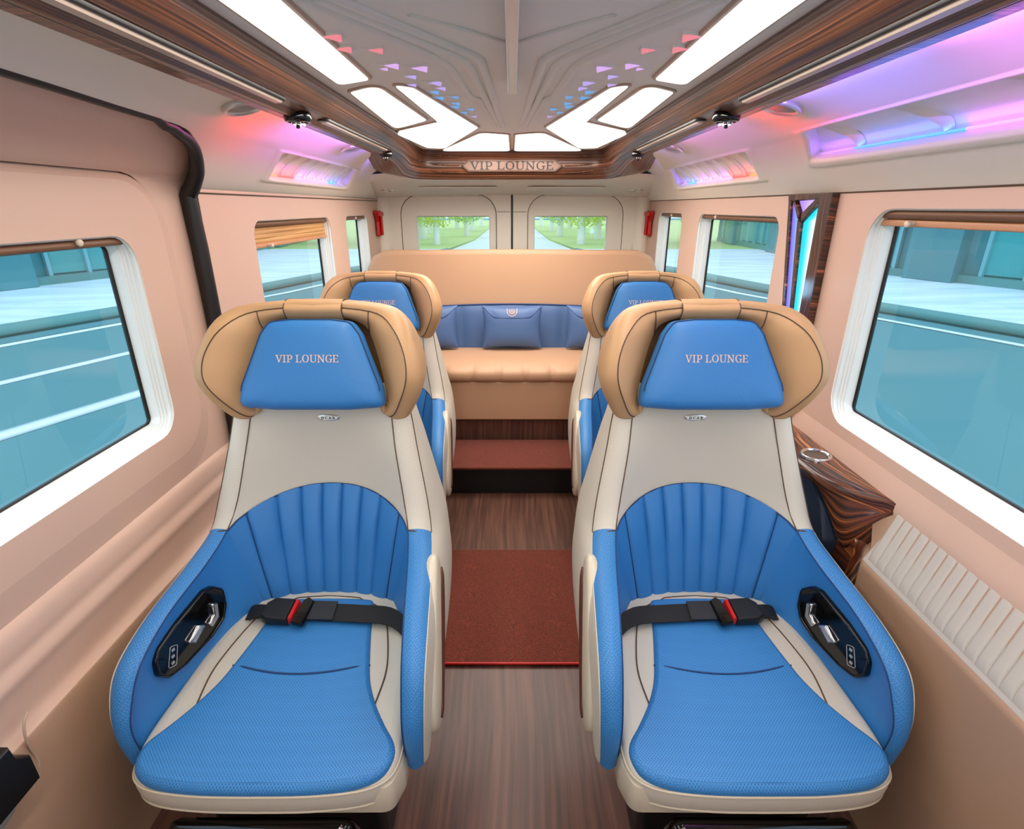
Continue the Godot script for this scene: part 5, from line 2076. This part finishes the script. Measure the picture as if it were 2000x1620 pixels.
	for k in 32:
		var an := TAU * k / 32
		ov.append(Vector2(clampf(cos(an) * 0.0315, -0.029, 0.029), sin(an) * 0.0085))
	var bg := obj("badge", pad(ov, [[0.0, -0.002], [1.0, -0.002], [1.0, 0.002], [0.94, 0.0042], [0.0, 0.0046]], bo, Vector3(1, 0, 0), Vector3(0, 1, 0), Vector3(0, 0, 1)), M.chrome, t)
	bg.set_meta("label", "small oval silver badge")
	obj("badge_plate", pad(ov, [[0.0, 0.004], [0.84, 0.004], [0.82, 0.0052], [0.0, 0.0054]], bo, Vector3(1, 0, 0), Vector3(0, 0.9, 0), Vector3(0, 0, 1)), M.jamb, bg)
	var bt := obj("lettering", text_mesh("D C A R", 0.036, 0.0015, "Droid Serif", 700), M.badge_ink, bg)
	bt.position = bo + Vector3(0, 0, 0.0054)

func loops_half(L: Array, sd: float) -> Array:
	var o := []
	for e in L:
		o.append(S(sd * e[0], e[1], e[2]))
	return o

func full_loop(L: Array, n: int) -> PackedVector3Array:
	var a := cr(loops_half(L, 1.0), n)
	var o := PackedVector3Array()
	for p in a:
		o.append(p)
	for i in range(a.size() - 2, 0, -1):
		o.append(Vector3(-a[i].x, a[i].y, a[i].z))
	return o

func ribbon(path: Array, wv: Vector3, w: float, th: float, n := 24) -> ArrayMesh:
	var c := cr(path, n)
	var rows := []
	for i in c.size():
		var tn := (c[mini(i + 1, n)] - c[maxi(i - 1, 0)]).normalized()
		var nr := wv.cross(tn).normalized()
		var row := PackedVector3Array()
		for q in [[-0.5, -0.5], [0.5, -0.5], [0.5, 0.5], [-0.5, 0.5]]:
			row.append(c[i] + wv * w * q[0] + nr * th * q[1])
		row.append(row[0])
		rows.append(row)
	var mb := MB.new()
	for k in 4:
		var s := []
		for r in rows:
			s.append(PackedVector3Array([r[k], r[k + 1]]))
		mb.grid(s, wv.cross(c[n] - c[0]).normalized() * (1 if k == 2 else -1) if k % 2 == 0 else wv * (1 if k == 1 else -1))
	return mb.mesh()

func make_belt(t: Node3D) -> void:
	var wv := Vector3(0, 0.25, -1).normalized()
	var b := ribbon([S(.262, .405, 1.015), S(.245, .452, 1.03), S(.225, .474, 1.055), S(.18, .487, 1.082), S(.10, .490, 1.088), S(.02, .491, 1.092), S(-.035, .494, 1.092)], wv, 0.050, 0.003)
	var sb := obj("seat_belt", b, M.belt, t)
	obj("belt_fold", ribbon([S(.042, .496, 1.092), S(.0, .497, 1.092), S(-.034, .499, 1.091)], wv, 0.053, 0.004, 8), M.belt_light, sb)
	# tongue frame
	var tq := rp([Vector2(-.058, -.036), Vector2(-.024, -.042), Vector2(-.016, .030), Vector2(-.034, .042), Vector2(-.046, .030)], 0.006)
	obj("belt_tongue", slab(tq, [[0.002, 0.0], [0, 0.002], [0, 0.010], [0.003, 0.014]], S(0, .492, 1.087), Vector3(sgn, 0, 0), Vector3(0, 0.2, -1).normalized(), Vector3(0, 1, 0.2).normalized()), M.black_gloss, t)
	var bq := rp([Vector2(-.138, -.022), Vector2(-.122, -.030), Vector2(-.066, -.034), Vector2(-.062, .032), Vector2(-.115, .036), Vector2(-.134, .020)], 0.008)
	var bu := obj("belt_buckle", slab(bq, [[0.002, 0.0], [0, 0.004], [0, 0.020], [0.003, 0.025], [0.006, 0.027]], S(0, .484, 1.090), Vector3(sgn, 0, 0), Vector3(0, 0.2, -1).normalized(), Vector3(0, 1, 0.2).normalized()), M.black, t)
	var rq := rp([Vector2(-.067, -.030), Vector2(-.055, -.031), Vector2(-.051, .028), Vector2(-.063, .031)], 0.003)
	obj("release_button", slab(rq, [[0, 0.004], [0, 0.021], [0.002, 0.025]], S(0, .484, 1.090), Vector3(sgn, 0, 0), Vector3(0, 0.2, -1).normalized(), Vector3(0, 1, 0.2).normalized()), M.red, bu)
	obj("buckle_stalk", ribbon([S(-.21, .42, 1.12), S(-.195, .455, 1.115), S(-.17, .485, 1.10), S(-.13, .494, 1.09)], wv, 0.034, 0.012, 10), M.belt, t)

func make_controls(t: Node3D) -> void:
	# on the inner face of the window-side arm
	var az := Vector3(sgn, 0.07, 0.17).normalized()
	var ax := Vector3(0, 0, -1)
	ax = (ax - az * ax.dot(az)).normalized()
	var ay := Vector3(0, 1, 0)
	ay = (ay - az * ay.dot(az)).normalized()
	var o := S(-.2475, 0.54, 0.96)
	var R := Vector2(0.96, 0.54)
	var f := func(p: Vector2) -> Vector2: return p - R
	var pl := []
	for p in [Vector2(1.035, .606), Vector2(1.062, .596), Vector2(1.088, .568), Vector2(1.084, .524), Vector2(1.062, .494), Vector2(1.013, .483), Vector2(.926, .485), Vector2(.882, .496), Vector2(.862, .522), Vector2(.864, .560), Vector2(.882, .579), Vector2(.940, .594)]:
		pl.append(f.call(p))
	var poly := rp(pl, 0.02, 4)
	var cp := obj("control_panel", slab(poly, [[0, -0.012], [0, 0.004], [0.003, 0.007], [0.006, 0.006], [0.007, 0.004]], o, ax, ay, az), M.black_gloss, t)
	cp.set_meta("label", "glossy black control panel")
	for lv in [[Vector2(1.037, .566), Vector2(1.054, .556), Vector2(1.046, .520), Vector2(1.018, .512), Vector2(1.010, .528), Vector2(1.032, .536)], [Vector2(.985, .549), Vector2(1.004, .533), Vector2(.962, .516), Vector2(.945, .534)]]:
		var q := []
		for p in lv:
			q.append(f.call(p))
		var hp := rp(q, 0.005, 3)
		obj("lever", slab(hp, [[0, 0.003], [0, 0.010], [0.0015, 0.012]], o, ax, ay, az), M.chrome, cp)
		obj("lever_face", slab(inset(hp, 0.0035), [[0, 0.010], [0, 0.0125], [0.001, 0.0132]], o, ax, ay, az), M.satin, cp)
	var kp := rp([f.call(Vector2(.908, .558)), f.call(Vector2(.926, .548)), f.call(Vector2(.908, .508)), f.call(Vector2(.888, .518))], 0.005, 3)
	var loop := PackedVector3Array()
	for p in kp:
		loop.append(o + ax * p.x + ay * p.y + az * 0.0045)
	loop.append(loop[0])
	obj("keypad_rim", tube(loop, 0.001, 0.001, 4, az), M.satin, cp)
	for k in 3:
		var p: Vector2 = f.call(Vector2(.907, .533)) + Vector2(0.005, 0.013) * (k - 1.0)
		obj("key", slab(rp([p + Vector2(-.004, -.003), p + Vector2(.004, -.003), p + Vector2(.004, .003), p + Vector2(-.004, .003)], 0.001, 2), [[0, 0.003], [0, 0.0052]], o, ax, ay, az), M.satin, cp)

# ------------------------------------------------------------------ small fittings
func build_fittings() -> void:
	for sg in [-1.0, 1.0]:
		var sd := "left" if sg < 0 else "right"
		for q in [[1.55, 0.338, 0.052, "front"], [2.56, 0.335, 0.050, "rear"]]:
			var p := bpt(q[1], q[0], sg, 0.0)
			var p2 := bpt(q[1] + 0.01, q[0], sg, 0.0)
			var tx := (p2 - p).normalized()
			var nn := tx.cross(Vector3(0, 0, 1)).normalized()
			if nn.y > 0:
				nn = -nn
			var t := thing("speaker", "round silver-rimmed speaker in the %s overhead bulkhead, %s one" % [sd, q[3]], "speaker")
			var r: float = q[2]
			obj("speaker_rim", lathe([[r * 0.98, -0.012], [r * 1.02, 0.004], [r * 1.0, 0.011], [r * 0.93, 0.015], [r * 0.84, 0.014], [r * 0.77, 0.010], [r * 0.75, 0.004]], p, tx, nn, 36), M.rim_metal, t)
			obj("grille", lathe([[0.0, 0.012], [r * 0.3, 0.0118], [r * 0.6, 0.0105], [r * 0.77, 0.008]], p, tx, nn, 28), M.grille, t)
		# small puck lamp at the rear corner
		var t2 := thing("reading_lamp", "small round chrome lamp at the %s rear corner of the roof" % sd, "lamp")
		var pc := V(sg * 0.80, 1.545, 3.72)
		obj("bezel", lathe([[0.042, 0.0], [0.044, 0.006], [0.038, 0.011], [0.030, 0.010], [0.028, 0.006], [0.0, 0.006]], pc + Vector3(0, 0.012, 0), Vector3(1, 0, 0), Vector3(sg * -0.2, -1, 0.15).normalized(), 24), M.chrome, t2)

# ------------------------------------------------------------------ outdoors
const GY := -0.55

func poly_slab(pts: Array, y0: float, y1: float) -> ArrayMesh:
	# pts: Vector2(x, d)
	return slab(PackedVector2Array(pts), [[0, y0], [0, y1]], Vector3.ZERO, Vector3(1, 0, 0), Vector3(0, 0, -1), Vector3.UP)

func strip(pts: Array, w: float, y: float, th := 0.01) -> ArrayMesh:
	var mb := MB.new()
	var l := []
	for p in pts:
		l.append(V(p.x, y, p.y))
	tube_to(mb, PackedVector3Array(l), w * 0.7071, th * 0.7071, 4, Vector3.UP)
	return mb.mesh()

func build_outside() -> void:
	var rd := struct_obj("road", rbox(V(0, GY - 0.1, 30), Vector3(140, 0.2, 160), 0.01), M.asphalt, "teal-grey asphalt street around the van", "road")
	var kerb := [Vector2(13.4, -2.6), Vector2(10.6, 4.2), Vector2(8.2, 10.08), Vector2(6.6, 14.0), Vector2(5.2, 19.0), Vector2(3.2, 27.0), Vector2(2.6, 33.0), Vector2(2.2, 60.0)]
	for sg in [-1.0, 1.0]:
		var sd := "left" if sg < 0 else "right"
		var near := []
		for p in kerb.slice(0, 6):
			near.append(Vector2(p.x * sg, p.y))
		var walk := near.duplicate()
		walk.append(Vector2(sg * 22, 27.0))
		walk.append(Vector2(sg * 30, 10))
		walk.append(Vector2(sg * 30, -2.6))
		struct_obj("sidewalk_1" if sg < 0 else "sidewalk_2", poly_slab(walk, GY - 0.05, GY + 0.12), M.paving, "pale sidewalk on the %s side of the street" % sd, "sidewalk")
		var kb := []
		for p in near:
			kb.append(p - Vector2(sg * 0.12, 0.05))
		struct_obj("kerb_1" if sg < 0 else "kerb_2", strip(kb, 0.42, GY + 0.055, 0.17), M.kerb, "dark green-grey kerb along the %s sidewalk" % sd, "kerb")
		var ln := []
		for p in near:
			ln.append(p - Vector2(sg * 0.95, 0.38))
		var e := obj("road_marking", strip(ln, 0.17, GY + 0.005), M.road_paint)
		tag(e, "thin white edge line beside the %s kerb" % sd, "road marking", "white road lines")
		# grass verge towards the trees
		var gv := [Vector2(sg * 3.2, 27.0), Vector2(sg * 2.4, 36.0), Vector2(sg * 2.0, 90.0), Vector2(sg * 60, 90.0), Vector2(sg * 60, 27.0)]
		struct_obj("lawn_1" if sg < 0 else "lawn_2", poly_slab(gv, GY - 0.05, GY + 0.10), M.grass, "green grass verge on the %s behind the street" % sd, "lawn")
	struct_obj("road_2", poly_slab([Vector2(-3.2, 26.0), Vector2(3.2, 26.0), Vector2(2.4, 36.0), Vector2(2.0, 95.0), Vector2(-2.0, 95.0), Vector2(-2.4, 36.0)], GY - 0.05, GY + 0.02), M.pale_road, "pale avenue running away between the trees behind the van", "road")
	for q in [[4.55, 0.20, "broad white lane line nearest the left side of the van"], [5.92, 0.15, "second white lane line out on the left side of the street"]]:
		var pts := []
		for k in 6:
			var d := -2.0 + k * 3.0
			pts.append(Vector2(-q[0] - 0.408 * ((5.2 if q[0] < 5 else 6.98) - d), d))
		var e := obj("road_marking", strip(pts, q[1], GY + 0.004), M.road_paint)
		tag(e, q[2], "road marking", "white road lines")
	for sg in [-1.0, 1.0]:
		var sd := "left" if sg < 0 else "right"
		facade(Vector2(sg * 16.0, 4.6), Vector2(sg * 10.5, 18.2), 7, "teal glass shop front beside the %s sidewalk, the nearer block" % sd)
		facade(Vector2(sg * 11.4, 19.6), Vector2(sg * 12.4, 34.0), 7, "teal glass building farther down the %s side of the street" % sd)
	# trees behind the van
	var rng := RandomNumberGenerator.new()
	rng.seed = 77
	var k := 0
	var ord := ["first", "second", "third", "fourth", "fifth", "sixth", "seventh", "eighth", "ninth", "tenth", "eleventh", "last"]
	for sg in [-1.0, 1.0]:
		var n := 0
		for row in [[4.0, 31.0], [7.2, 31.5], [10.4, 32.5], [5.6, 35.5], [3.3, 39.0], [8.8, 38.0], [6.4, 43.5], [3.4, 48.0], [5.4, 54.0], [9.8, 45.5], [7.6, 51.0], [3.1, 60.0]]:
			tree(row[0] * sg + rng.randf_range(-0.2, 0.2), row[1] + rng.randf_range(-0.4, 0.4), rng, k, "%s from the van in the avenue seen through the %s back door window" % [ord[n], "left" if sg < 0 else "right"])
			n += 1
			k += 1

func facade(a: Vector2, b: Vector2, n: int, label: String) -> void:
	var t := thing("building", label, "building")
	var dir := (b - a).normalized()
	var nrm := Vector2(-dir.y, dir.x)
	if nrm.x * a.x > 0:
		nrm = -nrm
	var len := (b - a).length()
	var ax := Vector3(dir.x, 0, -dir.y)
	var az := Vector3(nrm.x, 0, -nrm.y)
	var o := V(a.x, GY + 0.12, a.y)
	var bs := Basis(ax, Vector3.UP, az)
	if bs.determinant() < 0:
		bs = Basis(-ax, Vector3.UP, az)
		o = V(b.x, GY + 0.12, b.y)
	var at := func(u: float, y: float, w: float) -> Vector3: return o + bs.x * u + Vector3.UP * y + bs.z * w
	obj("wall", rbox(at.call(len / 2, 3.2, -1.1), Vector3(len, 6.4, 2.0), 0.02, bs), M.facade, t)
	var step := len / n
	for k in n:
		var u := (k + 0.5) * step
		if k % 3 == 1:
			obj("column", rbox(at.call(u, 3.2, 0.1), Vector3(step * 0.62, 6.4, 0.5), 0.03, bs), M.facade, t)
			continue
		for j in 3:
			var y0: float = [0.25, 1.55, 3.6][j]
			var h: float = [1.25, 2.0, 2.4][j]
			var p := obj("pane", rbox(at.call(u, y0 + h / 2, -0.06), Vector3(step * 0.90, h, 0.06), 0.01, bs), M.facade_glass_pale if j == 0 else M.facade_glass, t)
			p.name = p.name
		for e in [-0.46, 0.0, 0.46]:
			obj("mullion", rbox(at.call(u + e * step, 3.2, 0.0), Vector3(0.09, 6.2, 0.12), 0.01, bs), M.mullion, t)
		obj("transom", rbox(at.call(u, 1.52, 0.0), Vector3(step * 0.92, 0.10, 0.10), 0.01, bs), M.mullion, t)
	obj("plinth", rbox(at.call(len / 2, 0.10, 0.0), Vector3(len, 0.22, 0.16), 0.01, bs), M.kerb, t)

func tree(x: float, d: float, rng: RandomNumberGenerator, k: int, which: String) -> void:
	var kinds := [["yellow-green tree", "leaf"], ["green tree", "leaf_dark"], ["golden tree", "leaf_gold"]]
	var kind: Array = kinds[k % 3]
	var t := thing("tree", "%s, %s" % [kind[0], which], "tree", V(x, GY + 0.08, d), "avenue trees behind the van")
	var hgt := rng.randf_range(4.2, 5.4)
	var r := rng.randf_range(0.16, 0.24)
	obj("trunk", lathe([[0.0, -0.1], [r * 1.3, -0.1], [r, 0.5], [r * 0.85, 2.2], [r * 0.6, hgt], [0.0, hgt]], Vector3.ZERO, Vector3(1, 0, 0), Vector3.UP, 10), M.trunk, t)
	# crown of many small leaf blades
	var mb := MB.new()
	var vs := PackedVector3Array()
	var us := PackedVector2Array()
	var ix := PackedInt32Array()
	for i in 2600:
		var th := rng.randf() * TAU
		var ph := acos(rng.randf_range(-1, 1))
		var rr := pow(rng.randf(), 0.45)
		var c := Vector3(sin(ph) * cos(th) * 1.5, cos(ph) * 1.9, sin(ph) * sin(th) * 1.5) * rr + Vector3(0, 2.7, 0)
		var a1 := Vector3(rng.randf_range(-1, 1), rng.randf_range(-1, 1), rng.randf_range(-1, 1)).normalized()
		var a2 := a1.cross(Vector3(rng.randf_range(-1, 1), rng.randf_range(-1, 1), rng.randf_range(-1, 1))).normalized()
		var s := rng.randf_range(0.07, 0.15)
		var at := vs.size()
		vs.append_array(PackedVector3Array([c - a1 * s, c + a2 * s * 0.45, c + a1 * s, c - a2 * s * 0.45]))
		us.append_array(PackedVector2Array([Vector2(0, 0), Vector2(0, 1), Vector2(1, 1), Vector2(1, 0)]))
		ix.append_array(PackedInt32Array([at, at + 1, at + 2, at, at + 2, at + 3]))
	mb.put(vs, us, ix, Vector3(0, 1, 0.2))
	var cw := obj("crown", mb.mesh(), M[kind[1]], t)
	cw.set_meta("kind", "stuff")
